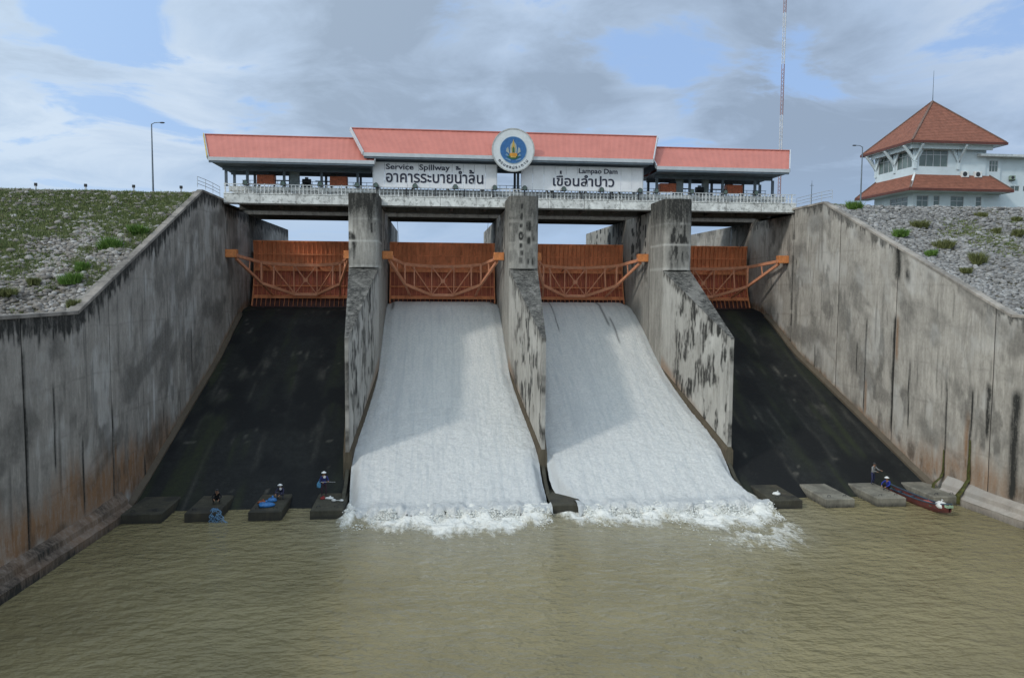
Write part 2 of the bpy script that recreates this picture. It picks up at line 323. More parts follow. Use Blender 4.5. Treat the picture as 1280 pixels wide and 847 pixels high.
# riprap stones and grass
ico=[]; ph=(1+5**.5)/2
IV=np.array([(-1,ph,0),(1,ph,0),(-1,-ph,0),(1,-ph,0),(0,-1,ph),(0,1,ph),(0,-1,-ph),(0,1,-ph),(ph,0,-1),(ph,0,1),(-ph,0,-1),(-ph,0,1)])/math.sqrt(1+ph*ph)
IF=np.array([(0,11,5),(0,5,1),(0,1,7),(0,7,10),(0,10,11),(1,5,9),(5,11,4),(11,10,2),(10,7,6),(7,1,8),(3,9,4),(3,4,2),(3,2,6),(3,6,8),(3,8,9),(4,9,5),(2,4,11),(6,2,10),(8,6,7),(9,8,1)])
def stonemat(name,c0,c1,c2):
    m,t,b=newmat(name); at=N(t,'ShaderNodeAttribute',attribute_name='stain'); sp=N(t,'ShaderNodeSeparateColor'); L(t,at.outputs['Color'],sp.inputs[0])
    g_=N(t,'ShaderNodeNewGeometry'); n=N(t,'ShaderNodeTexNoise',ins={'Scale':9,'Detail':6,'Roughness':.7}); L(t,g_.outputs['Position'],n.inputs['Vector'])
    c_=ramp(t,sp.outputs[0],[(.0,c0),(.5,c1),(1,c2)]); c_=mixc(t,ramp(t,n.outputs[0],[(.4,0),(.7,.5)]),c_,tuple(x*.5 for x in c0))
    L(t,c_,b.inputs['Base Color']); b.inputs['Roughness'].default_value=.9; return m
M_stoneL=stonemat('riprap_stone_brown',(.12,.105,.09),(.25,.225,.20),(.48,.46,.44))
M_stoneR=stonemat('riprap_stone_grey',(.13,.125,.12),(.26,.25,.24),(.44,.43,.42))
def zsurf(side,X,Y):
    xo=np.abs(X-XW(side,Y)); return zemb(Y)+(fbm(xo*.35,Y*.35,side+5)-.5)*.5*(xo>.6)
def green(side,X,Y): # where weeds grow
    g=fbm(X*.16+40,Y*.2+9,31+side,4)
    if side<0: return .55*g+.45*fbm(X*.7,Y*.8,131,3)+.05*np.clip((Y+13)/10,-1.3,1)+.035
    return g-.10+.06*ss(-16,-10,Y)*ss(-4,-9,Y)
for side,nst,mt in ((-1,30000,M_stoneL),(1,34000,M_stoneR)):
    Yc=rng.uniform(-27,0.5,nst); xo=.6+rng.uniform(0,1,nst)**1.25*36; Xc=XW(side,Yc)+side*xo
    gr=green(side,Xc,Yc); keep=rng.uniform(0,1,nst)>np.clip((gr-.50)*7,0,.8); Xc,Yc,xo=Xc[keep],Yc[keep],xo[keep]; n=len(Xc)
    Zc=zsurf(side,Xc,Yc); s_=rng.lognormal(-2.0,.30,n)*(1.0 if side<0 else .97); s_=np.minimum(s_,.30)
    V=IV[None]*(1+rng.uniform(-.28,.28,(n,12,1)))*np.stack([s_*rng.uniform(.8,1.35,n),s_*rng.uniform(.8,1.3,n),s_*rng.uniform(.5,.85,n)],1)[:,None,:]
    a_=rng.uniform(0,6.28,n); ca,sa=np.cos(a_)[:,None],np.sin(a_)[:,None]; V=np.stack([V[:,:,0]*ca-V[:,:,1]*sa,V[:,:,0]*sa+V[:,:,1]*ca,V[:,:,2]],2)
    V=V+np.stack([Xc,Yc,Zc+s_*.18],1)[:,None,:]; Fq=(IF[None]+(np.arange(n)*12)[:,None,None]).reshape(-1,3)
    tone=np.repeat(np.clip(rng.normal(.5,.24,n)+ (.12*(fbm(Xc*.3,Yc*.3,77)-.5)*4),0,1),12)
    npmesh('riprap_stones',V.reshape(-1,3),Fq,mt,attr=np.stack([tone]*3,1),kind='stuff')
def grassmat(name,c0,c1):
    m,t,b=newmat(name); at=N(t,'ShaderNodeAttribute',attribute_name='stain'); sp=N(t,'ShaderNodeSeparateColor'); L(t,at.outputs['Color'],sp.inputs[0])
    L(t,ramp(t,sp.outputs[0],[(0,c0),(.5,tuple((x+y)/2 for x,y in zip(c0,c1))),(1,c1)]),b.inputs['Base Color']); b.inputs['Roughness'].default_value=.8; b.inputs['Specular IOR Level'].default_value=.2; return m
M_grass=grassmat('weedy_grass',(.085,.125,.045),(.28,.30,.13)); M_bush=grassmat('fresh_green_leaves',(.05,.12,.025),(.18,.29,.06)); M_dry=grassmat('dry_olive_leaves',(.07,.085,.03),(.22,.23,.09))
def blades(cx,cy,cz,hh,nb,spread,wid=.05):
    """cx.. arrays of tuft centres -> triangles"""
    n=len(cx); N_=n*nb; a=rng.uniform(0,6.28,N_); r=rng.uniform(0,1,N_)**.6*np.repeat(spread,nb)
    bx=np.repeat(cx,nb)+np.cos(a)*r; by=np.repeat(cy,nb)+np.sin(a)*r; bz=np.repeat(cz,nb); h=np.repeat(hh,nb)*rng.uniform(.5,1.15,N_)
    lean=rng.uniform(.2,.9,N_)*h; a2=a+rng.uniform(-.8,.8,N_); w=wid*rng.uniform(.6,1.5,N_); pa=rng.uniform(0,6.28,N_)
    p0=np.stack([bx-np.cos(pa)*w,by-np.sin(pa)*w,bz-.05],1); p1=np.stack([bx+np.cos(pa)*w,by+np.sin(pa)*w,bz-.05],1); p2=np.stack([bx+np.cos(a2)*lean,by+np.sin(a2)*lean,bz+h],1)
    V=np.stack([p0,p1,p2],1).reshape(-1,3); return V,np.arange(N_*3).reshape(-1,3),N_
for side,nt_ in ((-1,22000),(1,7000)):
    Yc=rng.uniform(-25,.6,nt_*2); xo=.6+rng.uniform(0,1,nt_*2)**1.3*34; Xc=XW(side,Yc)+side*xo; gr=green(side,Xc,Yc)
    crest=ss(-1.8,-.5,Yc)
    k=(gr+rng.uniform(-.05,.05,nt_*2)+crest*.12)>(.485 if side<0 else .495); Xc,Yc,crest=Xc[k][:nt_],Yc[k][:nt_],crest[k][:nt_]; Zc=zsurf(side,Xc,Yc)
    V,Fq,n=blades(Xc,Yc,Zc,rng.uniform(.10,.26,len(Xc)),9,rng.uniform(.15,.36,len(Xc)),.04)
    tuft=np.repeat(rng.uniform(.1,1,len(Xc))*.8+.25*crest,9); tone=np.clip(np.repeat(tuft,3)+rng.uniform(-.15,.15,n*3),0,1)
    npmesh('weedy_grass',V,Fq,M_grass,attr=np.stack([tone]*3,1),kind='stuff')
LEFTS=[((-30.35,-17.87,.75),'bright green weed clump among stones just above the bend of the left wall'),((-32.4,-18.2,.5),'small yellow-green weed clump among grey stones at the left edge of the photo'),((-28.9,-10.4,.7),'wide green weed clump beside the wall top halfway up the left slope'),((-33.2,-19.8,.6),'low dull green weed clump at the far left foot of the stony slope'),((-30.3,-16.1,.6),'leafy weed clump just right of and above the brightest clump on the left slope'),((-29.0,-20.7,.5),'small weed clump on the bare soil where the left wall levels out'),((-30.0,-12.7,.8),'broad green weed patch in the middle of the left slope close to the wall')]
RIGHTS=[((29.95,-8.65,.75),'bright green bush directly behind the coping of the right wall'),((32.9,-6.8,.7),'yellow-green bush upper left on the right stone slope'),((32.3,-10.8,.75),'round olive bush in the middle of the right stone slope'),((33.2,-13.36,.9),'large yellowish bush low on the right stone slope'),((39.2,-7.3,.5),'small dark green bush under the right corner of the tower building'),((40.6,-3.7,.5),'olive bush near the crest right below the tower entrance'),((43.5,-4.4,.5),'dark bush near the crest at the right edge of the photo'),((40.5,-8.1,.65),'dull brownish-green bush at the right edge halfway down the slope'),((30.3,-12.0,.55),'low olive bush behind the right wall below the bright green one'),((29.3,-2.2,.8),'leafy green bush at the top of the slope beside the peak of the right wall'),((31,-15.2,.5),'small olive bush low behind the right wall coping')]
for side,lst in ((-1,LEFTS),(1,RIGHTS)):
    for k,((x,y,s_),lab) in enumerate(lst):
        z=float(zsurf(side,np.array([x]),np.array([y]))[0]); th=thing('weed_bush',lab,'bush',(x,y,z),'weed bushes on the stone slopes')
        n=8; cx=x+rng.normal(0,s_*.30,n); cy=y+rng.normal(0,s_*.25,n); cz=np.full(n,z)+rng.uniform(.0,s_*.45,n)
        V,Fq,nn=blades(cx,cy,cz,np.full(n,s_*.75),90,np.full(n,s_*.34),.035)
        tone=np.clip(np.repeat(rng.uniform(.2,.8,nn),3)+rng.uniform(-.15,.15,nn*3),0,1)
        bright=('bright' in lab or 'leafy' in lab or lab.startswith('wide') or lab.startswith('broad'))
        npmesh('foliage',V,Fq,M_bush if bright else M_dry,th,attr=np.stack([tone]*3,1))
        mb=MB()
        for q in range(5): mb.tube([(x,y,z-.1),(x+rng.normal(0,.1),y+rng.normal(0,.1),z+s_*.35),(x+rng.normal(0,.25*s_),y+rng.normal(0,.25*s_),z+s_*.7)],[.02,.014,.006],5)
        mb.build('stem',M_dry,th)
# crest grass fringe dark
# ---------------------------------------------------------------- retaining walls
def streakmask(u,v,lst):   # lst of (u0,v0,v1,w)
    r=np.zeros_like(u)
    for (u0,v0,v1,w) in lst:
        du=(u-u0-(vn(v*.7,u*0+u0,3)-.5)*.12)/w; fade=ss(v0-.1,v0+.8,v)*(1-ss(v1-1.0,v1,v)); r=np.maximum(r,np.exp(-du*du)*fade)
    return r
srng=np.random.default_rng(3)
RND={s:[(srng.uniform(-36,4),srng.uniform(0,9),0,srng.uniform(.04,.11)) for _ in range(46)] for s in (-1,1)}
RND={s:[(a,b_,b_+srng.uniform(1.5,6),w) for a,b_,_,w in l] for s,l in RND.items()}
def paint_wall(side):
    def f(P):
        u=P[:,1]; z=P[:,2]; top=ztop(u); v=top-z
        col=vn(u*2.6,u*0,1+side); col2=vn(u*7,v*.15,2+side)
        if side<0: depth=.45+1.5*fbm(u*.45,u*0,8)*(.3+col)*(.4+.9*vn(u*5.5,v*.2,91))+ .45*ss(-16,-24,u)
        else: depth=.2+1.3*fbm(u*.5,u*0,12)*(.3+col)*(.4+.9*vn(u*5.5,v*.2,91))
        d=(1-ss(depth*.55,depth*1.05,v+(col2-.5)*.9+(fbm(u*3,v*2.2,95)-.5)*.7))*(.82 if side<0 else .62)
        if side>0: d*=ss(.38,.62,fbm(u*.35,v*.3,44)+.12)*.95
        else: d=np.maximum(d,(1-ss(.35,1.0,v+(col2-.5)*.5))*.8)
        lst=RND[side]
        d=np.maximum(d,streakmask(u,v,lst)*.42)
        if side>0:
            ex=[(-7.4,ztop(-7.4)-12.8,ztop(-7.4)-4.2,.07),(-10.8,ztop(-10.8)-13.2,ztop(-10.8)-3.2,.12),(-10.9,-1,3.0,.35),(-12.7,7.5,13.5,.07),(-6.3,9.5,13,.08),(-16.6,7,15,.08),(-18.9,6.2,14.6,.10),(-22.5,4.5,12.5,.38),(-20.3,5.,9.5,.22),(-25.8,3,12,.2)]
            ex+=[(-.2,12.6,16,.08),(3.3,4.5,6.2,.08),(-12.0,.8,2.6,.3),(-14.5,.3,1.2,.5)]
            d=np.maximum(d,streakmask(u,v,ex)*.95)
            d=np.maximum(d,.75*np.exp(-((u-3.95)/.22)**2)*(vn(v*1.2,u*0,9)>.42)*ss(1.5,2.5,v))
        else:
            ex=[(-27.3,1.5,12.9,.13),(-21.7,7,12.3,.10),(-17.9,7.5,15.5,.12),(-13.35,13.5,17.,.12),(-24.6,3.5,9,.09),(-4.1,9.5,14,.10),(-9.9,12.2,14.5,.08)]
            d=np.maximum(d,streakmask(u,v,ex)*.95)
        # damp horizontal lift lines
        lift=np.exp(-(((z+(fbm(u*.2,u*0,5)-.5)*.5+50)%2.9)-1.45)**2/.0035)*.28*fbm(u*.8,z*.3,21); d=np.maximum(d,lift)
        blot=ss(.5,.74,fbm(u*.33,v*.5,61+side,6)); d=np.maximum(d,blot*(.40 if side<0 else .36))
        mot=ss(.50,.68,fbm(u*1.6,v*.55,161+side,6))*ss(.42,.6,fbm(u*.25,v*.25,171+side,4)); d=np.maximum(d,mot*(.38 if side<0 else .42))
        zb=(4.3 if side<0 else 3.8)+2.6*(fbm(u*.22,u*0,15+side)-.5)+1.0*(col-.5)
        rust=(1-ss(zb*.55,zb*1.25,z))*ss(1.0,1.9,z+.6*col)*(.85 if side<0 else .6)*(.6+.9*fbm(u*.6,z*.8,19))*ss(2,-8,u)
        if side>0: rust=np.maximum(rust,streakmask(u,v,[(-11.15,ztop(-11)-13.2,ztop(-11)-9,.16),(-7.6,ztop(-7)-8,ztop(-7)-4.2,.16),(-18.6,8,13,.2)])*.8); 
        else: rust=np.maximum(rust,streakmask(u,v,[(-17.65,10,15,.16),(-13.2,13.5,17.5,.22),(-13.6,15,17.5,.2)])*.9)
        ch=chz(u); rust=np.maximum(rust,(1-ss(.5,1.15,z-ch+.35*col))*.75*(u>-16))
        pale=ss(.52,.75,fbm(u*.8,v*.45,71+side,6))*.42
        if side<0: pale=np.maximum(pale,streakmask(u,v,[(-11.6,9.5,13.2,.14),(-12.6,11,14,.1)])*1.1)
        low=np.clip(1-ss(.35,1.0,z+.3*col),0,1)*.7*(u<-15); d=np.maximum(d,low)
        return np.stack([np.clip(d,0,1),np.clip(rust,0,1),np.clip(pale,0,1)],1)
    return f
for side in (-1,1):
    lab=('dark stained concrete retaining wall along the left side of the spillway' if side<0 else 'sunlit grey concrete retaining wall along the right side of the spillway')
    yo=0; th=thing('retaining_wall',lab,'wall',(float(XW(side,0)),0,0)); mt=M_wallL if side<0 else M_wallR; pf=paint_wall(side)
    joints=[(60 if side>0 else 36),20,5.5 if side<0 else 4.0,-7.0 if side<0 else -3.4,-17.9 if side<0 else -10.85,-27.3 if side<0 else -20.5,-36,-60,-90,-130] if True else []
    for a_,b_ in zip(joints[1:],joints[:-1]):
        fine=a_>=-37; res=.11 if (fine and a_<6) else (.3 if fine else 2.5)
        ga=.025; G=Grid(); nu=int((b_-a_)/res); nv=int(24/ (res if a_<6 and fine else max(res,.3)))
        def f(u,v,a_=a_,b_=b_):
            Y=a_+ga+(b_-a_-2*ga)*u; tz=ztop(Y); tz=np.where((a_>=4.)&(Y<6),22.1,tz); zb=np.maximum(chz(Y)-1.2,-2.5); Z=zb+(tz-zb)*v
            dep=np.minimum(1,np.minimum(Y-a_,b_-Y)/.12); X=XW(side,Y)+side*(.07*(1-np.clip(dep,0,1))+.05*(fbm(Y*.25,Z*.25,55)-.5)); return X,Y,Z
        G.patch(f,nu,nv,pf,flip=(side<0))
        def ft(u,v,a_=a_,b_=b_):
            Y=a_+ga+(b_-a_-2*ga)*u; tz=np.where((a_>=4.)&(Y<6),22.1,ztop(Y)); return XW(side,Y)+side*(.05+.7*v),Y,tz+0*v
        G.patch(ft,max(2,nu//3),2,lambda P:np.stack([.45*fbm(P[:,1],P[:,0],3),0*P[:,0],0*P[:,0]],1),flip=(side<0))
        for Ye,fl in ((a_+ga,side>0),(b_-ga,side<0)):
            def fe(u,v,Ye=Ye):
                Y=np.full_like(u,Ye); zb=max(float(chz(Ye))-1.2,-2.5); tz=float(ztop(Ye)) if not (a_>=4 and Ye<6) else 22.1
                return XW(side,Y)+side*(.06+.69*u),Y,zb+(tz-zb)*v
            G.patch(fe,1,1,lambda P:np.tile([[1.,0,0]],(len(P),1)),flip=not fl)
        G.build('wall_panel',mt,th)
    # coping
    cj=[4.7,-.8,-10.85 if side>0 else -8.5,-21.8,-36,-60,-130]
    for a_,b_ in zip(cj[1:],cj[:-1]):
        G=Grid(); y0,y1=a_+.02,b_-.02; n=max(2,int((y1-y0)/.15)) if a_>-40 else 4
        prof=[(-.06,-.10),(-.06,.07),(-.03,.10),(.42,.10),(.42,-.1)]
        for (p0,q0),(p1,q1) in zip(prof[:-1],prof[1:]):
            def fc(u,v,p0=p0,q0=q0,p1=p1,q1=q1):
                Y=y0+(y1-y0)*u; return XW(side,Y)+side*(p0+(p1-p0)*v),Y,ztop(Y)+q0+(q1-q0)*v+.01
            G.patch(fc,n,1,lambda P:np.stack([.35*ss(.4,.7,fbm(P[:,1]*.9,P[:,2]*.3,6))+(.12 if side<0 else .03),0*P[:,0]+.15,np.full(len(P),.15)],1),flip=(side<0))
        G.build('coping',mt,th)
    # footing plinth along the water and chute
    for (ya,yb) in ((-17.0,9.5),(-130,-17.0)):
        G=Grid(); n=int((yb-ya)/.3)
        if ya>-20:
            prof=lambda Y:[(-.28,chz(Y)-.9),(-.28,chz(Y)+.22),(0.02,chz(Y)+.5)]
        else:
            prof=lambda Y:[(-.75,-1.5+0*Y),(-.75,.50+0*Y),(-.42,.75+0*Y),(-.38,1.05+0*Y),(.04,1.35+.25*ss(-22,-17,Y))]
        k=len(prof(np.array([0.])))
        for q in range(k-1):
            def fp(u,v,q=q):
                Y=ya+.01+(yb-ya-.02)*u; a1=prof(Y)[q]; a2=prof(Y)[q+1]; tt=vn(Y*1.4,Y*0,33)*.08
                return XW(side,Y)+side*(a1[0]+(a2[0]-a1[0])*v-tt*(q>0)),Y,a1[1]+(a2[1]-a1[1])*v
            G.patch(fp,n,3,lambda P:np.stack([(.35 if (side>0 or ya>-20) else .85)*fbm(P[:,1]*.7,P[:,2],5)+.45*(1-ss(.1,.45,P[:,2]))*(P[:,1]<-16),.35*fbm(P[:,1],P[:,2]*2,8)+(.35 if ya>-20 else (.45 if side<0 else 0)),(.7 if side>0 and ya<-20 else .1)*ss(-26,-17,P[:,1])*ss(.3,.6,P[:,2])],1),flip=(side<0))
        o=G.build('footing',(M_moss if ya>-20 else (mt if side>0 else M_wallL)),th)
    # hanging algae tongues below the weep holes
    if side>0:
        for (y,z1,w) in ((-16.6,3.4,.20),(-18.95,4.6,.26)):
            mb=MB(); x=float(XW(side,y)); pts=[]
            for k in range(9):
                zz=z1-(z1-.1)*k/8; out=(.03+ .72*ss(1.6,.8,zz) ); pts.append((x-out-.03,zz,w*(.25+.75*k/8)*(1+.15*math.sin(k*2))))
            vs=[];fs=[]
            for (xx,zz,ww) in pts: vs+=[(xx,y-ww,zz),(xx-.06,y,zz),(xx,y+ww,zz)]
            for k in range(8): fs+=[(3*k,3*k+1,3*k+4,3*k+3),(3*k+1,3*k+2,3*k+5,3*k+4)]
            mb.add(vs,fs); mb.build('algae_streak',mat('dark_green_algae',(.055,.062,.012),.7,var=.5,scale=5,dirt=((.09,.03,.012),.8)),th)
    # solid backing so the wall has no light gap
# ---------------------------------------------------------------- chute floor
for xc0,x0,x1 in ((-21,-29,-14),(-7,-14,0),(7,0,14),(21,14,30)):
    G=Grid(); 
    def f(u,v):
        Y=-19.5+u*55; X=x0+(x1-x0)*v; return X,Y,chz(Y)+.05*(fbm(X*.5,Y*.5,3)-.5)
    def p(P):
        X,Y=P[:,0],P[:,1]; s_=streakmask(X,-Y,[(x0+ (x1-x0)*a,b_,b_+9,.12) for a,b_ in ((.75,-4),(.62,-2),(.82,3),(.3,8),(.4,1),(.55,4),(.2,0))])*.2
        g_=ss(.5,.75,fbm(X*.9,Y*.10,66,4))*.8; pale=ss(.62,.8,fbm(X*1.6,Y*.35,91,4))*.5*ss(-12,-4,Y)
        sp=ss(.86,.95,vn(X*3.3,Y*1.3,14))*ss(.5,.6,vn(X*.6,Y*.4,24))*.5
        d=ss(.45,.7,fbm(X*.5,Y*.3,12))
        return np.stack([d,g_,np.clip(np.maximum(pale*.6,sp)+s_,0,1)],1)
    G.patch(f,220,70,p); o=G.build('spillway_floor',M_chute); o['kind']='structure'

# ---------------------------------------------------------------- falling water
m,t,b=newmat('falling_white_water'); c=N(t,'ShaderNodeNewGeometry'); P_=c.outputs['Position']
def noiseW(s,scl,d=6,r=.6):
    mp_=N(t,'ShaderNodeMapping'); mp_.inputs['Scale'].default_value=scl; L(t,P_,mp_.inputs[0]); n=N(t,'ShaderNodeTexNoise',ins={'Scale':s,'Detail':d,'Roughness':r}); L(t,mp_.outputs[0],n.inputs['Vector']); return n.outputs[0]
a1=noiseW(3.2,(1,.22,.22),8,.7); a2=noiseW(5.5,(.8,1.5,1.5),9,.78)
at=N(t,'ShaderNodeAttribute',attribute_name='stain'); sp=N(t,'ShaderNodeSeparateColor'); L(t,at.outputs['Color'],sp.inputs[0])
col=mixc(t,ramp(t,a2,[(.42,0),(.62,.8)]),(.68,.685,.67),(.92,.91,.88)); col=mixc(t,ramp(t,a1,[(.5,0),(.75,.45)]),col,(.50,.54,.57))
a3=noiseW(3.0,(1,.05,.05),8,.75); col=mixc(t,ramp(t,a3,[(.50,0),(.64,.55)]),col,(.56,.59,.60)); col=mixc(t,sp.outputs[0],col,(.07,.075,.07)); col=mixc(t,sp.outputs[1],col,(.58,.60,.61))
L(t,col,b.inputs['Base Color']); b.inputs['Roughness'].default_value=.55; b.inputs['Specular IOR Level'].default_value=.35
bp=N(t,'ShaderNodeBump',ins={'Strength':.9,'Distance':.16}); L(t,mathn(t,'ADD',a2,mathn(t,'MULTIPLY',a1,.8)),bp.inputs['Height']); L(t,bp.outputs[0],b.inputs['Normal'])
M_fall=m
BX=[-26.15,-22.5,-18.6,-14.76,-10.9,-7.04,-3.18,.9,4.6,8.45,12.3,16.1,19.85,23.6,27.75]
def fade_(Y): return ss(-16.2,-18.8,Y)
def waterz(X,Y,x0,x1):
    th_=np.interp(Y,[-18.9,-18.6,-16.3,-13.6,-8,0,8,14.5],[.95,1.2,1.25,1.35,1.0,.7,.55,.6]); z=chz(Y)+th_
    e=np.minimum(X-x0,x1-X); z=z-.25*(1-ss(0,.9,e))*ss(-12,-6,Y)-.75*(1-ss(0,.7,e))*ss(-12,-15,Y)
    nb=np.min(np.abs(X[:,None]-np.array(BX)[None,:]),1); gapk=ss(.9,1.25,nb)
    zc=np.where(gapk>0,(.62-.16*gapk),.66)+.05*(fbm(X*2,Y*2,7)-.5); fade=ss(-16.8,-18.3,Y); z=z*(1-fade)+zc*fade
    rough=.06+.09*ss(2,-14,Y)
    z=z+rough*(fbm(X*1.2,Y*1.5,5,4)-.5)+rough*1.1*(fbm(X*3,Y*5,15,3)-.5)+.34*fade_(Y)*(fbm(X*2.6,Y*3.4,19,4)-.5)
    drop=ss(-18.8,-19.55,Y-1.3*(fbm(X*2.6,X*0,9)-.5)+.35*gapk); return z*(1-drop)-.15*drop
for (xa,xb,k) in ((-12.72,-1.28,0),(1.28,12.72,1)):
    G=Grid(); nu,nv=330,110
    def lim(Y):
        fl=ss(-.5,-13.6,Y); fl2=ss(-13.6,-18.5,Y)**(1 if k==0 else 2.2); return xa-1.0*fl+(.25 if k==0 else 1.25)*fl2, xb+1.0*fl+(.15 if k==0 else 1.25)*fl2
    def f(u,v):
        Y=14.2-33.8*u; l0,l1=lim(Y); X=l0+(l1-l0)*v; return X,Y,waterz(X,Y,l0,l1)
    def p(P):
        X,Y=P[:,0],P[:,1]; l0,l1=lim(Y)
        gaps=([(-12.1,-14.2,-9.5,.16),(-8.3,-14.2,-11.8,.10),(-1.9,-14.2,-11.5,.13)] if k==0 else [(4.2,-14,-5,.06),(9.35,-14.3,-6,.11),(9.75,-8.5,-3.0,.09)])
        d=streakmask(X+ (0 if k==0 else .16*(-Y-14.2+28.4-14.2)*0),-Y,gaps)*(.75 if k==0 else .85)
        d=np.maximum(d,(1-ss(.0,.16,np.minimum(X-l0,l1-X)+.12*fbm(Y*1.2,X*0,9)))*.55*(Y>-13))
        d=np.maximum(d,ss(13.2,13.9,Y+.6*(vn(X*1.5,X*0,4)-.4))*.75)
        e=np.minimum(X-l0,l1-X); bl=(1-ss(.1,1.6,e+.6*(fbm(X*1.5,Y*.6,3)-.5)))*ss(-7,-14,Y)*.75
        bl=np.maximum(bl,ss(-16.9,-18.4,Y)*(1-ss(-18.7,-19,Y))*.65*(.6+.8*fbm(X,Y,4)))
        wisp=ss(.6,.8,fbm(X*1.2,Y*.12,41,4))*.35
        return np.stack([np.clip(d,0,1),np.clip(np.maximum(bl,wisp),0,1),0*X],1)
    G.patch(f,nu,nv,p,flip=True); o=G.build('white_water',M_fall,smooth=True); o['kind']='structure'

# ---------------------------------------------------------------- river
xs=np.concatenate([np.arange(-34,-28,1.),np.arange(-28,31,.14),[31,32,33,34]]); ys=np.concatenate([[-400,-200,-120],np.arange(-90,-62,2.),np.arange(-62,-30,.45),np.arange(-30,-24,.2),np.arange(-24,-14,.12),[-14]])
Y,X=np.meshgrid(ys,xs,indexing='ij'); X_=X.ravel(); Y_=Y.ravel()
edge=np.interp(X_,[-16,-14,-12.5,-9,-6,-3,0,3,6,9,12,14,16],[-18,-19.2,-20.6,-21.6,-21.5,-21.9,-19.8,-21.0,-21.6,-22.2,-22.6,-20.6,-19.0])
edge=edge-.5-2.2*(fbm(X_*.8,X_*0,13)-.5)*2+1.2*(np.min(np.abs(X_[:,None]-np.array(BX)[None,:]),1)<.9)*0
dd=(Y_-edge); inx=ss(-15,-13.4,X_)*ss(16.2,14.0,X_)
fo=np.clip(.5+dd*.26,0,1.0)*inx; fo=np.maximum(fo,0); fo=fo*np.where(Y_>-14.5,0,1)
flecks=.43*ss(9,1,-dd)*inx*(dd<0)+.30*ss(9,0,-(dd))*ss(7,12,X_)*ss(20,15,X_)
fo=np.where(fo<.3,np.maximum(fo,flecks),fo)
milky=ss(9,0,-dd)*ss(-19,-12,X_)*ss(21,14,X_)
blk=np.min(np.abs(X_[:,None]-np.array(BX)[None,:]),1)
zr=.30*fo*(fbm(X_*1.3,Y_*1.3,3,4)-.35)*2*ss(.4,.8,fo)+.035*(fbm(X_*.8,Y_*1.3,9,3)-.5)
zr=zr+.28*ss(.9,1.2,blk)*ss(-20.6,-19.5,Y_)*inx*(.5+fbm(X_*2,Y_*2,8))
nx,ny=len(xs),len(ys); i,j=np.meshgrid(np.arange(ny-1),np.arange(nx-1),indexing='ij'); a=(i*nx+j).ravel(); q=np.stack([a,a+1,a+nx+1,a+nx],1)
o=npmesh('river',np.stack([X_,Y_,zr],1),q,M_river,smooth=True,attr=np.stack([fo,milky,0*fo],1)); o['kind']='structure'

# splashing spray and froth where the falls meet the river
ns=36000; r3=np.random.default_rng(11); sx=r3.uniform(-13.7,14.9,ns); keep=~((sx>-.35)&(sx<1.9)); sx=sx[keep]; ns=len(sx)
dy=r3.exponential(.55,ns)*(1+.9*(sx>8)); front=-18.95-.5*(fbm(sx*1.3,sx*0,51)-.5)*2; sy=front-dy+r3.normal(0,.22,ns)
hgt=.50*np.exp(-dy*1.5)*(.5+1.1*fbm(sx*1.8,sx*0,53)); sz=.03+hgt*r3.uniform(0,1,ns)**.7
dens_=fbm(sx*1.1,sy*1.1,57,4); kk=dens_+r3.uniform(-.12,.12,ns)>.42+.05*dy; sx,sy,sz,dy=sx[kk],sy[kk],sz[kk],dy[kk]; ns=len(sx)
ss_=r3.lognormal(-3.6,.42,ns)*(1.15-.25*np.minimum(dy,2)); ss_=np.clip(ss_,.012,.075)
V=IV[None]*(1+r3.uniform(-.4,.4,(ns,12,1)))*np.stack([ss_*r3.uniform(.8,1.9,ns),ss_*r3.uniform(.8,1.6,ns),ss_*r3.uniform(.6,1.1,ns)],1)[:,None,:]+np.stack([sx,sy,sz],1)[:,None,:]
Fq=(IF[None]+(np.arange(ns)*12)[:,None,None]).reshape(-1,3)
npmesh('spray',V.reshape(-1,3),Fq,mat('white_froth',(.78,.78,.74),.7,var=.06,bump=0),smooth=True,kind='stuff')

# ---------------------------------------------------------------- concrete end blocks
bl_lab={0:'dark damp concrete block in the corner against the left wall',1:'dark mossy concrete block with a blue net on its corner',2:'dark concrete block carrying blue bags and a crouching person',3:'dark mossy concrete block with the standing fisher on it',
 4:'submerged block under the white water, first right of the left dark chute',5:'submerged block under the left fall, second from its left edge',6:'submerged block under the left fall next to the middle pier',7:'bare dark concrete block standing between the two falls',8:'submerged block under the right fall next to the middle pier',9:'submerged block under the middle of the right fall',10:'submerged block under the right fall at its right edge',
 11:'dark mossy concrete block with a white bag, just right of the falls',12:'pale bare concrete block, empty, second right of the falls',13:'pale concrete block with green growth left of the long boat',14:'pale concrete block between the long boat and the right wall'}
def block_paint(dark):
    def f(P):
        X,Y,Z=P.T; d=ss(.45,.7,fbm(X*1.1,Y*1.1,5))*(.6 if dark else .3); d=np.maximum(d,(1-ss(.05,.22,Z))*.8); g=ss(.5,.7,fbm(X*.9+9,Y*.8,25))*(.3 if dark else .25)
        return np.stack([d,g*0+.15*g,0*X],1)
    return f
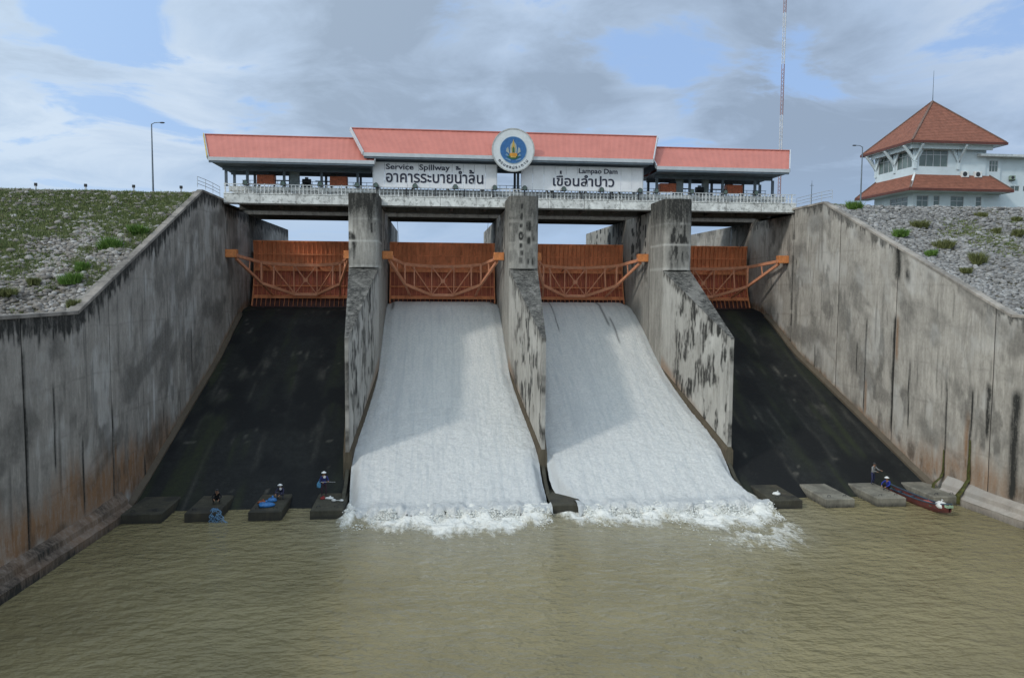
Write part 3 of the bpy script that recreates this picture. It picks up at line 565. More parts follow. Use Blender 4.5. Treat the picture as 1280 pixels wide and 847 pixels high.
for k,x in enumerate(BX):
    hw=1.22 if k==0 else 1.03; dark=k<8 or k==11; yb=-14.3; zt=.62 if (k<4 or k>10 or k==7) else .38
    th=thing('concrete_block',bl_lab[k],'block',(x,-16.7,0),'energy dissipator blocks at the spillway foot')
    G=Grid(); pf=block_paint(dark); y0=-18.9; zb=-1.2; c_=.07
    ring=lambda z,i: [(x-hw+i,y0+i),(x+hw-i,y0+i),(x+hw-i,yb),(x-hw+i,yb)]
    lo=ring(0,0); hi=ring(0,c_)
    for q in (0,1,2,3):
        a_,b_=lo[q],lo[(q+1)%4]; G.quad((*a_,zb),(*b_,zb),(*b_,zt-c_),(*a_,zt-c_),.2,pf)
        a2,b2=hi[q],hi[(q+1)%4]; G.quad((*a_,zt-c_),(*b_,zt-c_),(*b2,zt),(*a2,zt),.2,pf)
    if dark: # lifting ribs / worn sill
        G.quad((*hi[0],zt),(*hi[1],zt),(*hi[2],zt),(*hi[3],zt),.15,pf)
    else:
        G.quad((*hi[0],zt),(*hi[1],zt),(*hi[2],zt),(*hi[3],zt),.15,pf)
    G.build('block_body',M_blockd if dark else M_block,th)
    mb=MB()
    if 4<=k<=10: continue
    for sx in (-.55,.55): mb.tube([(x+sx*hw-.12,y0+.5,zt-.02),(x+sx*hw-.1,y0+.5,zt+.12),(x+sx*hw+.1,y0+.5,zt+.12),(x+sx*hw+.12,y0+.5,zt-.02)],.02,5)
    mb.build('lifting_loop',M_steel,th)

# ---------------------------------------------------------------- piers
pier_lab=['weathered grey concrete pier between the left dark chute and the left fall','streaked concrete pier between the two white falls, below the round emblem','wide sunlit concrete pier between the right fall and the right dark chute']
def paint_pier(xc,k):
    def f(P):
        X,Y,Z=P.T; h=np.abs(X-xc)
        tl=(Y<-.05)&(Z<16.51); s=np.where(tl,Y,X*1.0+Y*1.0); top=np.where(tl,16.5+Y*.382,22.9); v=top-Z
        c1=vn(s*3.1,s*0,k*5+2); c2=vn(s*8,v*.3,k*5+3)
        nose=(~tl)&(Y<4.4)
        d1=(1-ss(.8,3.0+2.2*c1,v+(c2-.5)*1.2))*[.85,.55,.8][k]
        colm=ss(.46,.60,fbm(s*1.5+k*3,Z*.45,k+60,5)+[.02,-.05,.06][k])*(.45+.65*ss(.35,.6,fbm(s*5,Z*1.3,k+61,3)))*[.7,.5,.85][k]*ss(9,3.5,v); colm=colm*(1-.9*np.exp(-((Z-20.7)/.12)**2)-.9*np.exp(-((Z-18.8)/.10)**2)).clip(0,1)*(1 if k!=2 else .25+.75*ss(-.95,-.6,X-xc))
        d=np.where(nose,np.maximum(d1,colm),0)
        if k==1:
            for (xx,zz,rx,rz) in ((-.28,22.0,.17,.35),(-.28,21.1,.17,.38),(-.28,20.3,.15,.2),(-.28,18.55,.14,.22),(-.2,17.9,.16,.25),(-.28,17.25,.18,.3),(.42,20.3,.3,.5),(.4,19.0,.2,.35),(.35,17.2,.12,.3),(.85,19.2,.18,.3),(.85,17.2,.18,.4),(.6,21.6,.35,.7)):
                d=np.maximum(d,np.where(nose,.85*np.exp(-((X-xc-xx)/rx)**4-((Z-zz)/rz)**4)*(.6+.6*c2),0))
            ring=np.sqrt(((X-xc+.28)/.16)**2+((Z-19.4)/.27)**2); d=np.maximum(d,np.where(nose,.9*np.exp(-((ring-1)/.45)**2),0))
        pale=np.where(nose&(k!=1),(np.exp(-((Z-20.7)/.09)**2)+np.exp(-((Z-18.8)/.09)**2)+np.exp(-((Z-16.62)/.12)**2))*(.25+.6*fbm(s*2.1,Z*.5,k+44,3)),0)
        if k==0:
            pale=np.where(nose&(X<xc-.9),.8,pale)
        # tail sides: black mould on chalky white
        side_=tl
        bb=ss(.46,.62,fbm(Y*1.3+k*7,Z*.75,k*9+80,6)+ .06*ss(5.5,.5,v))*ss(-1.5 if k==2 else -.3,-4.2,Y)
        bb=np.maximum(bb,(1-ss(.3,.8,v+.5*(c2-.5)))*.85); bb=np.maximum(bb,ss(-12.6,-13.4,Y)*.5*c1*2)
        fine_=ss(.36,.60,fbm(Y*4.5,Z*1.1,k+5,4)); bb=bb*(.2+.85*fine_)
        d=np.where(side_,bb*.78,d); pale=np.where(side_,.62*fbm(Y*.8,Z*.5,33)*1.3-.3*bb,pale)
        body=(Y>4.4); d=np.where(body,ss(.42,.65,vn(Y*2.3,Z*.15,k+7))*ss(.4,.6,vn(Y*2,Z*2.3,k+8))*.8*ss(9,2,22-Z)+.12,d); pale=np.where(body,.15,pale)
        tp=side_&(np.abs(v)<.05)
        return np.stack([np.clip(np.where(tp,.62,d),0,1),np.clip(np.where(side_,(1-ss(.6,1.6,Z-chz(Y)-.3))*.6,.0),0,1),np.clip(pale,0,1)],1)
    return f
for k,xc in enumerate((-14,0,14)):
    th=thing('spillway_pier',pier_lab[k],'pier',(xc,0,0),'concrete piers of the spillway'); pf=paint_pier(xc,k); hp=1.28
    # shaft
    G=Grid(); r=.1
    for s_ in (-1,1):
        G.quad((xc+s_*hp,0,7.),(xc+s_*hp,4.25,8.),(xc+s_*hp,4.25,22.9),(xc+s_*hp,0,22.9),r,pf,flip=(s_<0))
    def fa(u,v): X=-hp+2*hp*u; return xc+X,-.42*(1-(X/hp)**2)**.5*np.ones_like(v),16.5+6.4*v
    G.patch(fa,30,64,pf)
    G.quad((xc-hp,0.002,7),(xc+hp,0.002,7),(xc+hp,0.002,16.5),(xc-hp,0.002,16.5),.6,pf)
    def ftop(u,v): X=-hp+2*hp*u; y=-.42*(1-(X/hp)**2)**.5; return xc+X,y+(4.25-y)*v,22.9+0*u
    G.patch(ftop,16,20,lambda P:np.tile([[.5,0,0]],(len(P),1)))
    G.quad((xc+hp,4.25,8),(xc-hp,4.25,8),(xc-hp,4.25,22.9),(xc+hp,4.25,22.9),1,pf)
    G.build('shaft',M_pier,th)
    mb=MB(); mb.box(xc-1.12,xc+1.12,4.26,4.6,8,22.1); mb.build('gate_slot',M_dark,th)
    G=Grid(); bw=1.26
    for s_ in (-1,1):
        G.quad((xc+s_*bw,4.6,8.5),(xc+s_*bw,36,8.5),(xc+s_*bw,36,22.12),(xc+s_*bw,4.6,22.12),.16,pf,flip=(s_<0))
    G.quad((xc-bw,4.6,8.5),(xc+bw,4.6,8.5),(xc+bw,4.6,22.12),(xc-bw,4.6,22.12),.5,pf); G.quad((xc-bw,4.6,22.12),(xc+bw,4.6,22.12),(xc+bw,36,22.12),(xc-bw,36,22.12),1,pf)
    mbp=[(xc+bw*math.cos(a_),36+bw*math.sin(a_)) for a_ in np.linspace(0,math.pi,9)]
    for p0,p1 in zip(mbp[:-1],mbp[1:]): G.quad((*p0,8.5),(*p1,8.5),(*p1,22.12),(*p0,22.12),1,pf)
    G.build('pier_body',M_pier,th)
    # tapered tail wall
    yt=-13.6; tw=.13
    def hw_(Y): return hp+(tw-hp)*(-Y/13.6)
    def tz(Y): return 16.5+Y*.382
    def bz(Y): return 7.75+Y*.335
    G=Grid()
    for s_ in (-1,1):
        def f(u,v,s_=s_): Y=yt*u; return xc+s_*hw_(Y),Y,bz(Y)+(tz(Y)-bz(Y))*v
        G.patch(f,150,95,pf,flip=(s_>0))
    def f(u,v): Y=yt*u; return xc+hw_(Y)*(2*v-1),Y,tz(Y)+0*v
    G.patch(f,100,14,lambda P:np.stack([.50+.35*fbm(P[:,0]*2,P[:,1]*1,5)-.25*ss(.5,.7,fbm(P[:,0]*1.5,P[:,1]*.7,15)),0*P[:,0],0*P[:,0]],1),flip=True)
    G.quad((xc-tw,yt,bz(yt)),(xc+tw,yt,bz(yt)),(xc+tw,yt,tz(yt)),(xc-tw,yt,tz(yt)),.2,pf)
    G.build('tail_wall',M_pier,th)
    # curb lip on the tail top
    G=Grid()
    for s_ in (-1,1):
        def f(u,v,s_=s_): Y=yt*u; return xc+s_*(hw_(Y)+.04),Y,bz(Y)-.05-(bz(Y)-chz(Y)+.6)*(1-v)
        def f2(u,v,s_=s_): Y=yt*u; return xc+s_*(hw_(Y)+.16-.16*v),Y,bz(Y)-.32+.30*v
        def f3(u,v,s_=s_): Y=yt*u; return xc+s_*(hw_(Y)+.16),Y,bz(Y)-.32-(bz(Y)-chz(Y)+.6)*(1-v)
        for ff in (f2,f3): G.patch(ff,60,4,lambda P:np.stack([.35*fbm(P[:,1],P[:,2],8),.3+0*P[:,0],0*P[:,0]],1),flip=(s_>0))
    G.quad((xc-tw-.16,yt-.001,.5),(xc+tw+.16,yt-.001,.5),(xc+tw+.16,yt-.001,bz(yt)-.3),(xc-tw-.16,yt-.001,bz(yt)-.3),.3); G.quad((xc-tw-.16,yt-.001,bz(yt)-.3),(xc+tw+.16,yt-.001,bz(yt)-.3),(xc+tw,yt-.001,bz(yt)+.0),(xc-tw,yt-.001,bz(yt)+.0),.3)
    G.build('footing',M_moss,th)
    mb=MB(); mb.prismx([(yt-.01,.2),(yt-.01,2.0),(-14.8,1.2),(-16.4,.62),(-18.3,.35),(-18.3,-.8),(-16,-.8)][::-1],xc-.13,xc+.13); mb.build('divider_wall',M_blockd,th,bevel=.03)

# ---------------------------------------------------------------- radial gates
gate_lab=['orange radial gate with its truss, closed, above the left dark chute','orange radial gate over the left white fall','orange radial gate over the right white fall','orange radial gate with its truss, closed, above the right dark chute']
TY,TZ=5.2,17.75
def gy(z): return TY+math.sqrt(max(.1,9.35**2-(z-TZ)**2))
for k,xc in enumerate((-21,-7,7,21)):
    th=thing('radial_gate',gate_lab[k],'sluice gate',(xc,TY,TZ),'radial gates of the spillway')
    hw=5.55; zb=12.62 if k in (0,3) else 13.0
    rows=[19.5,18.15,16.6,14.9,13.75,zb]
    for r_ in range(5):
        z1,z0=rows[r_]-.01,rows[r_+1]+.01
        for c_ in range(6):
            x0=xc-hw+2*hw*c_/6+.008; x1=xc-hw+2*hw*(c_+1)/6-.008; mb=MB(); n=3
            vs=[];fs=[]
            for q in range(n+1):
                z=z0+(z1-z0)*q/n; y=gy(z); vs+=[(x0,y,z),(x1,y,z),(x1,y+.05,z),(x0,y+.05,z)]
            for q in range(n): b_=4*q; fs+=[(b_,b_+1,b_+5,b_+4),(b_+2,b_+3,b_+7,b_+6),(b_+1,b_+2,b_+6,b_+5),(b_+3,b_,b_+4,b_+7)]
            fs+=[(0,3,2,1),(4*n,4*n+1,4*n+2,4*n+3)]; mb.add(vs,fs); mb.build('skin_plate',M_wet if r_==4 else (M_gate if r_<2 else M_gate2),th)
    nr=25
    for c_ in range(nr):
        x=xc-hw+2*hw*c_/(nr-1); x=min(max(x,xc-hw+.04),xc+hw-.04); mb=MB(); zs=np.linspace(rows[-1]+.15,19.48,9)
        for z0,z1 in zip(zs[:-1],zs[1:]): mb.bar((x,gy(z0)-.09,z0),(x,gy(z1)-.09,z1),.035 if c_ not in (0,nr-1) else .12,.18,up=(0,1,0))
        mb.build('rib',M_rib if rows[-1] else M_rib,th)
    for z,w in ((19.47,.10),(18.12,.12),(16.55,.34),(14.85,.14),(13.72,.34),(zb+.05,.12)):
        mb=MB(); mb.box(xc-hw+.02,xc+hw-.02,gy(z)-.26,gy(z)-.1,z-w/2,z+w/2); mb.build('girder',M_wet if z<13 else M_gate,th)
    Lw=5.72
    up=[(-5.1,5.3,17.62),(-3.95,10,17.12),(-2.9,11.4,17.03),(-1.15,12.4,16.95),(1.15,12.4,16.95),(2.9,11.4,17.03),(3.95,10,17.12),(5.1,5.3,17.62)]
    lo=[(-5.1,5.3,17.35),(-3.8,9.8,15.08),(-1.15,12.5,13.98),(1.15,12.5,13.98),(3.8,9.8,15.08),(5.1,5.3,17.35)]
    def pt(p): return (xc+p[0],p[1],p[2])
    def member(name,a_,b_,w,h,mm=M_truss):
        mb=MB(); mb.bar(pt(a_),pt(b_),w,h); mb.bar(tuple(np.array(pt(a_))+(0,.06,0)),tuple(np.array(pt(b_))+(0,.06,0)),w*.35,h*1.25); mb.build(name,mm,th)
    for a_,b_ in zip(up[:-1],up[1:]): member('upper_chord',a_,b_,.20,.26)
    for a_,b_ in zip(lo[:-1],lo[1:]): member('lower_chord',a_,b_,.20,.24)
    for s_ in (-1,1):
        member('post',(s_*1.15,12.4,16.95),(s_*1.15,12.5,13.98),.11,.11)
        member('post',(s_*2.9,11.4,17.03),(s_*2.9,10.9,14.6),.13,.13)
        member('post',(s_*3.8,9.8,17.13),(s_*3.8,9.8,15.1),.16,.16); member('post',(s_*4.45,7.9,17.3),(s_*4.45,7.6,16.2),.09,.09)
        member('brace',(s_*1.15,12.4,16.95),(0,12.5,15.45),.10,.10); member('brace',(s_*3.2,11.2,17.05),(s_*1.15,12.45,14.1),.10,.10)
        member('strut',(s_*3.8,9.8,15.08),(s_*3.4,13.0,13.9),.16,.16); member('strut',(s_*3.95,10,17.12),(s_*3.95,14.1,16.7),.16,.16)
        member('strut',(s_*1.15,12.4,16.95),(s_*1.15,14.3,16.6),.14,.14); member('strut',(s_*1.15,12.5,13.98),(s_*1.15,13.6,13.9),.14,.14)
        member('brace',(s_*3.8,9.8,15.08),(s_*1.15,12.5,13.98),.06,.06); 
    member('brace',(-1.15,12.5,13.98),(0,12.5,15.45),.07,.07); member('brace',(1.15,12.5,13.98),(0,12.5,15.45),.07,.07)
    mb=MB(); mb.box(xc-.22,xc+.22,12.42,12.5,15.25,15.65); mb.build('gusset_plate',M_truss,th)
    mb=MB(); mb.box(xc-3.5,xc+3.5,13.15,13.25,13.55,13.8); mb.build('lower_beam',M_rib,th)
    for s_ in (-1,1):
        xw={(-1,0):-26.92,(1,3):26.88}.get((s_,k),xc+s_*5.72); x0,x1=sorted((xw,xw-s_*.98)); mb=MB(); mb.box(x0,x1,4.75,5.55,17.42,18.16)
        bx=mb.build('trunnion_bracket',M_box,th,bevel=.03)
        if s_==1 and k==1: bx['label']='brightest orange bracket, freshly painted'
        mb=MB(); mb.tube([(xw-s_*1.03,5.15,17.6),(xw-s_*.9,5.15,17.6)],.2,10); mb.build('trunnion_pin',M_truss,th)
    # lifting cables
    for s_ in (-1,1):
        mb=MB(); mb.tube([(xc+s_*4.6,14.2,19.3),(xc+s_*4.6,9.4,22.4)],.02,5); mb.build('lifting_cable',M_steel,th)

# ---------------------------------------------------------------- service bridge
th=thing('service_bridge','stained white concrete walkway bridge with railings across all four gates','bridge',(0,4.2,22.3))
spans=[(-26.85,-14.0),(-14.0,-.65),(-.65,13.2),(13.2,27.2)]
for a_,b_ in spans:
    n=4
    for q in range(n):
        x0=a_+(b_-a_)*q/n+.015; x1=a_+(b_-a_)*(q+1)/n-.015; mb=MB(); mb.box(x0,x1,4.27,4.55,22.32,23.12); mb.box(x0,x1,4.22,4.6,23.12,23.22); mb.build('girder_panel',M_deckc,th,bevel=.015)
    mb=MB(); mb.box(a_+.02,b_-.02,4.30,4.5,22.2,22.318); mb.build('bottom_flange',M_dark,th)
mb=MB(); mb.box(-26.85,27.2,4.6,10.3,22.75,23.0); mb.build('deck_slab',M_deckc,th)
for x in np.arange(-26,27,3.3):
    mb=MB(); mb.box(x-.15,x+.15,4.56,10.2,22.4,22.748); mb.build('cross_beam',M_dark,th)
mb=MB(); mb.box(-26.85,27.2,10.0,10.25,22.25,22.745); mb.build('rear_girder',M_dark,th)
mb=MB(); mb.box(-26.6,26.6,5.25,9.8,23.5,23.95); mb.build('platform_slab',M_deckc,th,bevel=.02)
for x in np.arange(-26.2,26.6,1.65):
    mb=MB(); mb.box(x-.1,x+.1,5.4,5.6,23.0,23.498); mb.build('platform_post',M_deckc,th)
# railing
for zz,r_ in ((24.02,.035),(23.62,.02),(23.32,.02)):
    for a_,b_ in spans:
        mb=MB(); mb.box(a_+.03,b_-.03,4.36-r_,4.36+r_,zz-r_,zz+r_); mb.build('handrail',M_white,th)
x=-26.7; k=0; bal=None
while x<27.1:
    if k%5==0:
        mb=MB(); mb.box(x-.05,x+.05,4.31,4.41,23.221,24.1); mb.build('rail_post',M_white,th)
    else:
        if bal is None:
            mb=MB(); mb.box(x-.032,x+.032,4.33,4.39,23.222,23.99); bal=mb.build('baluster',M_white,th); bx0=x
        else:
            o=bal.copy(); COL.objects.link(o); o.parent=th; o.location=(x-bx0,0,0)
    x+=.345; k+=1
# rear railing, thin blue grey
for zz in (24.45,24.75,25.05):
    mb=MB(); mb.box(-26.5,26.5,9.68,9.72,zz-.02,zz+.02); mb.build('rear_handrail',M_bluegrey,th)
rp=None
for x in np.arange(-26.4,26.6,.66):
    if rp is None: mb=MB(); mb.box(x-.02,x+.02,9.66,9.7,23.951,25.05); rp=mb.build('rear_rail_post',M_bluegrey,th); rx0=x
    else: o=rp.copy(); COL.objects.link(o); o.parent=th; o.location=(x-rx0,0,0)

# road bridge behind
th=thing('road_bridge','grey concrete road bridge running behind the gates in shade','bridge',(0,17,22.2))
for a_,b_ in ((-28,-14),(-14,0),(0,14),(14,28)):
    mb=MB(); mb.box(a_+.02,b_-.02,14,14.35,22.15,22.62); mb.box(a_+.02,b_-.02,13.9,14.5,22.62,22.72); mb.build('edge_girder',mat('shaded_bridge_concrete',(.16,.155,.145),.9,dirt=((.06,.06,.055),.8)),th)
    for y in (16,18,20): mb=MB(); mb.box(a_+.02,b_-.02,y-.2,y+.2,22.13,22.7); mb.build('inner_girder',M_dark,th)
mb=MB(); mb.box(-28,28,14.0,21,22.72,22.86); mb.build('road_slab',M_dark,th)
mb=MB(); mb.box(-28,28,20.8,21,22.861,23.3); mb.build('parapet',M_deckc,th)

# ---------------------------------------------------------------- pavilions
def pavilion(label,x0,x1,r0,r1,zl,zr,colxs,pillars,yf=3.0,leftopen=True,rightopen=True):
    th=thing('pavilion_roof',label,'pavilion',((x0+x1)/2,6.5,23.95),'red roofed pavilions on the service bridge')
    yr=6.5; yb=10.0
    # corrugated slopes: ridges every .25 m running down the slope, split in sheets
    n=int((x1-x0)/1.0)
    for face in (0,1):
        for q in range(n):
            mb=MB(); vs=[];fs=[]; kk=8
            for c_ in range(kk+1):
                s_=(q+c_/kk)/n; h=.016*(1 if (c_%4) in (1,2) else 0)
                xe=x0+(x1-x0)*s_+(.006 if c_==0 else 0); xr=r0+(r1-r0)*s_; ye=yf if face==0 else yb; vs+=[(xe,ye,zl+h),(xr,yr,zr+h)]
            for c_ in range(kk): fs.append((2*c_,2*c_+2,2*c_+3,2*c_+1) if face==0 else (2*c_,2*c_+1,2*c_+3,2*c_+2))
            mb.add(vs,fs); mb.build('roof_sheet',M_roof,th)
    mb=MB(); mb.bar((r0,yr,zr+.05),(r1,yr,zr+.05),.22,.08); mb.build('ridge_cap',M_roof,th)
    # fascia and rakes
    mb=MB(); mb.box(x0-.05,x1+.05,yf-.1,yf-.01,zl-.30,zl+.02); mb.build('fascia_board',M_ltgrey,th)
    mb=MB(); mb.box(x0-.02,x1+.02,yf-.04,yf+.12,zl-.46,zl-.302); mb.build('soffit_board',M_bluegrey,th)
    mb=MB(); mb.box(x0-.05,x1+.05,yb+.01,yb+.1,zl-.30,zl+.02); mb.build('fascia_board',M_ltgrey,th)
    for s_,xe,xr in ((-1,x0,r0),(1,x1,r1)):
        for ye in (yf,yb):
            mb=MB(); mb.bar((xe+s_*.08,ye,zl-.05),(xr+s_*.08,yr,zr-.02),.10,.36,up=(0,0,1)); mb.build('barge_board',M_ltgrey,th)
        mb=MB(); xi0=xe-s_*.25; mb.prismx([(yf+.3,zl-.05),(yb-.3,zl-.05),(yr,zr-.25)],xi0-.02,xi0+.02); mb.build('gable_panel',M_bluegrey,th)
    mb=MB(); mb.box(x0+.15,x1-.15,yf+.13,yb-.12,zl-.42,zl-.36); mb.build('ceiling',M_bluegrey,th)
    mb=MB(); mb.box(x0+.5,x1-.5,5.42,5.6,zl-.75,zl-.425); mb.build('beam',M_bluegrey,th); mb=MB(); mb.box(x0+.5,x1-.5,8.42,8.6,zl-.75,zl-.425); mb.build('beam',M_bluegrey,th)
    for x in colxs:
        for y in (5.5,8.5): mb=MB(); mb.box(x-.11,x+.11,y-.11,y+.11,23.951,zl-.751); mb.box(x-.17,x+.17,y-.17,y+.17,23.951,24.0); mb.build('column',M_bluegrey,th)
    for x,w,y in pillars: mb=MB(); mb.box(x-w/2,x+w/2,y-.25,y+.25,23.951,zl-.43); mb.build('pillar',mat('pillar_grey',(.30,.34,.34),.7,dirt=((.2,.22,.22),.5)),th)
    return th
pl=pavilion('low red roofed pavilion at the left end of the bridge',-27.7,-13.3,-29.0,-13.3,26.15,28.72,[-26.9,-25.0,-21.7,-18.3,-15.0],[(-21.0,.85,7.0)])
pavilion('taller red roofed middle pavilion behind the white signboards',-14.18,12.45,-15.67,13.8,26.85,29.65,[-13.2,-9.9,-6.6,-3.3,.05,3.3,6.6,9.9,12.1],[])
pavilion('low red roofed pavilion at the right end of the bridge',12.9,25.75,12.9,27.4,26.25,28.62,[13.6,16.9,20.2,23.5,25.3],[(16.3,.75,7.0),(19.2,.6,7.6)])
mb=MB(); mb.bar((-27.85,2.95,26.2),(-29.12,6.45,28.75),.04,.3); o=mb.build('corner_flashing',mat('yellow_flashing',(.62,.42,.03),.5),pl); o['label']='yellow edge strip on the left gable'

# ---------------------------------------------------------------- signboards and emblem
def textmesh(txt,size,ext=.02):
    c=bpy.data.curves.new('t','FONT'); c.body=txt; c.size=size; c.extrude=ext; c.offset=.016*size; c.resolution_u=3
    o=bpy.data.objects.new('t',c); COL.objects.link(o); bpy.context.view_layer.update()
    me=bpy.data.meshes.new_from_object(o.evaluated_get(bpy.context.evaluated_depsgraph_get())); bpy.data.objects.remove(o); return me
def text_arrays(txt):
    me=textmesh(txt,1.0); co=np.zeros(len(me.vertices)*3); me.vertices.foreach_get('co',co); co=co.reshape(-1,3); fs=[tuple(p.vertices) for p in me.polygons]; bpy.data.meshes.remove(me); return co,fs
def lettering(name,items,x0,x1,zbase,height,y,parent,matl,body):
    """items: list of (text,dx,dz) pieces in units of 1 font size; the first gives the extent"""
    V=[];F=[];n=0
    ref,_=text_arrays(items[0][0]); w=ref[:,0].max()-ref[:,0].min(); ox=ref[:,0].min()
    hh,_=text_arrays(body); bh=hh[:,1].max()
    sx=(x1-x0)/w; sz=height/bh
    for txt,dx,dz in items:
        co,fs=text_arrays(txt); co=co.copy(); 
        P=np.stack([x0+(co[:,0]-ox+dx)*sx,y-co[:,2]*1.0,zbase+(co[:,1]+dz)*sz],1); V.append(P); F+=[tuple(i+n for i in f) for f in fs]; n+=len(P)
    V=np.concatenate(V); org=ORG[parent.name]; me=bpy.data.meshes.new(name); me.from_pydata([tuple(p-np.array(org)) for p in V],[],F); return link(name,me,matl,parent)
def adv(txt):
    co,_=text_arrays(txt); return co[:,0].max()
def signboard(label,x0,x1,z0,z1,lines,ys=4.05):
    th=thing('signboard',label,'sign',((x0+x1)/2,ys,z0))
    n=round((x1-x0)/1.05)
    for q in range(n):
        mb=MB(); a_=x0+(x1-x0)*q/n+.012; b_=x0+(x1-x0)*(q+1)/n-.012; mb.box(a_,b_,ys,ys+.05,z0+.02,z1-.02); mb.build('sign_sheet',M_sign,th)
    for (a_,b_,c_,d_) in ((x0-.04,x1+.04,z1-.02,z1+.05),(x0-.04,x1+.04,z0-.05,z0+.02),(x0-.06,x0,z0,z1),(x1,x1+.06,z0,z1)):
        mb=MB(); mb.box(a_,b_,ys-.03,ys+.08,c_,d_); mb.build('frame_edge',M_ltgrey,th)
    mb=MB(); mb.box(x0+.1,x1-.1,ys+.06,ys+.14,z0+.5,z0+.6); mb.box(x0+.1,x1-.1,ys+.06,ys+.14,z1-.6,z1-.5); mb.build('backing_rail',M_steel,th)
    for x in np.linspace(x0+.3,x1-.3,5): mb=MB(); mb.box(x-.05,x+.05,ys+.15,ys+.24,23.25,z1); mb.build('support_post',M_steel,th)
    for ln in lines: lettering('lettering',*ln,y=ys-.025,parent=th,matl=M_letter,body='ก' if ord(ln[0][0][0][0])>200 else 'H')
    return th
a1_=adv('อาคารระบายน'); a2_=adv('อาคารระบายนำล')
signboard('white sheet signboard lettered Service Spillway in English and Thai',-13.45,-2.12,23.97,26.2,[
  ([('Service  Spillway',0,0)],-12.3,-6.45,25.60,.48),
  ([('อาคารระบายนำลน',0,0),('้',a1_-.02,.26),('้',a2_-.03,.03)],-12.3,-3.35,24.45,.80)])
b1_=adv('เขื')
signboard('white sheet signboard lettered Lampao Dam in English and Thai',.24,11.8,24.0,26.2,[
  ([('Lampao Dam',0,0)],5.65,9.35,25.62,.44),
  ([('เขือนลำปาว',0,0),('่',b1_-.02,.24)],3.2,9.05,24.42,.72)])
# emblem
ex,ez,ey=-.70,27.38,2.72
th=thing('round_emblem','round white emblem disc with blue centre mounted on the roof edge','emblem',(ex,ey,ez))
def disc(r,y0,y1,n=64,cx=ex,cz=ez): 
    mb=MB(); mb.prism([(cx+r*math.cos(2*math.pi*i/n),cz+r*math.sin(2*math.pi*i/n)) for i in range(n)],y0,y1); return mb
disc(1.95,ey,ey+.12).build('disc_plate',mat('emblem_white',(.66,.69,.70),.5,var=.05,dirt=((.48,.48,.46),.4)),th)
def ringmb(r0,r1,y0,y1,n=64):
    mb=MB()
    for i in range(n):
        a_,b_=2*math.pi*i/n,2*math.pi*(i+1)/n; mb.prism([(ex+r0*math.cos(a_),ez+r0*math.sin(a_)),(ex+r1*math.cos(a_),ez+r1*math.sin(a_)),(ex+r1*math.cos(b_),ez+r1*math.sin(b_)),(ex+r0*math.cos(b_),ez+r0*math.sin(b_))],y0,y1)
    return mb
ringmb(1.86,1.97,ey-.03,ey+.13).build('rim',mat('emblem_rim',(.42,.43,.42),.5),th)
M_eb=mat('emblem_blue',(.035,.135,.33),.5,var=.12,scale=4); M_gold=mat('emblem_gold',(.55,.36,.08),.45); M_em=mat('emblem_grey',(.33,.38,.36),.5); M_eg=mat('emblem_green',(.03,.12,.06),.5); M_or=mat('emblem_orange',(.62,.27,.03),.5); M_lb=mat('emblem_pale_blue',(.16,.30,.45),.5)
disc(1.2,ey-.03,ey-.001).build('blue_disc',M_eb,th); ringmb(1.17,1.22,ey-.045,ey-.0005).build('blue_rim',M_lb,th)
def poly(name,pts,m_,y=-.05): mb=MB(); mb.prism([(ex+a_*1.2/1,ez+b_*1.2) for a_,b_ in pts],ey+y-.015,ey+y+.012); mb.build(name,m_,th)
poly('green_base',[(-.42,-.36),(-.5,-.5),(-.25,-.66),(0,-.72),(.25,-.66),(.5,-.5),(.42,-.36)],M_eg)
poly('arch_frame',[(-.24,-.28),(-.27,.1),(-.22,.38),(-.08,.6),(0,.72),(.08,.6),(.22,.38),(.27,.1),(.24,-.28)],M_em,-.05)
poly('gold_spire',[(-.12,-.2),(-.13,.2),(-.06,.5),(0,.82),(.06,.5),(.13,.2),(.12,-.2)],M_gold,-.08)
poly('green_niche',[(-.08,-.18),(-.08,.12),(0,.25),(.08,.12),(.08,-.18)],M_eg,-.11)
poly('orange_base',[(-.3,-.46),(-.27,-.24),(.27,-.24),(.3,-.46)],M_or,-.09); poly('lower_plinth',[(-.2,-.58),(-.22,-.46),(.22,-.46),(.2,-.58)],M_gold,-.085)
for s_ in (-1,1):
    poly('side_wing',[(s_*.3,-.3),(s_*.56,-.12),(s_*.52,.1),(s_*.40,.22),(s_*.34,0)][::s_],M_em,-.055); poly('leaf_scroll',[(s_*.33,-.5),(s_*.62,-.42),(s_*.5,-.25)][::s_],M_lb,-.055)
    poly('scroll',[(s_*.2,-.74),(s_*.55,-.6),(s_*.62,-.68),(s_*.2,-.84)][::s_],M_lb,-.05)
chars=['ก','ร','ม','ช','ล','ป','ร','ะ','ท','า','น']
for i_,ch in enumerate(chars):
    ang=R(-90-52+104*i_/(len(chars)-1)); co,fs=text_arrays(ch); co=co.copy(); co[:,:2]-= (co[:,:2].max(0)+co[:,:2].min(0))/2; s_=.36; ca,sa=math.cos(ang+math.pi/2),math.sin(ang+math.pi/2)
    P=[(ex+1.58*math.cos(ang)+s_*(x*ca-y*sa)-ex,-.03-.0*z-z*.6,ez+1.58*math.sin(ang)+s_*(x*sa+y*ca)-ez) for x,y,z in co]
    me=bpy.data.meshes.new('letter'); me.from_pydata(P,[],fs); link('letter',me,M_letter,th)
for x in (-.9,.9): mb=MB(); mb.box(ex+x-.04,ex+x+.04,ey+.12,3.4,ez-.3,ez-.22); mb.build('mounting_arm',M_steel,th)

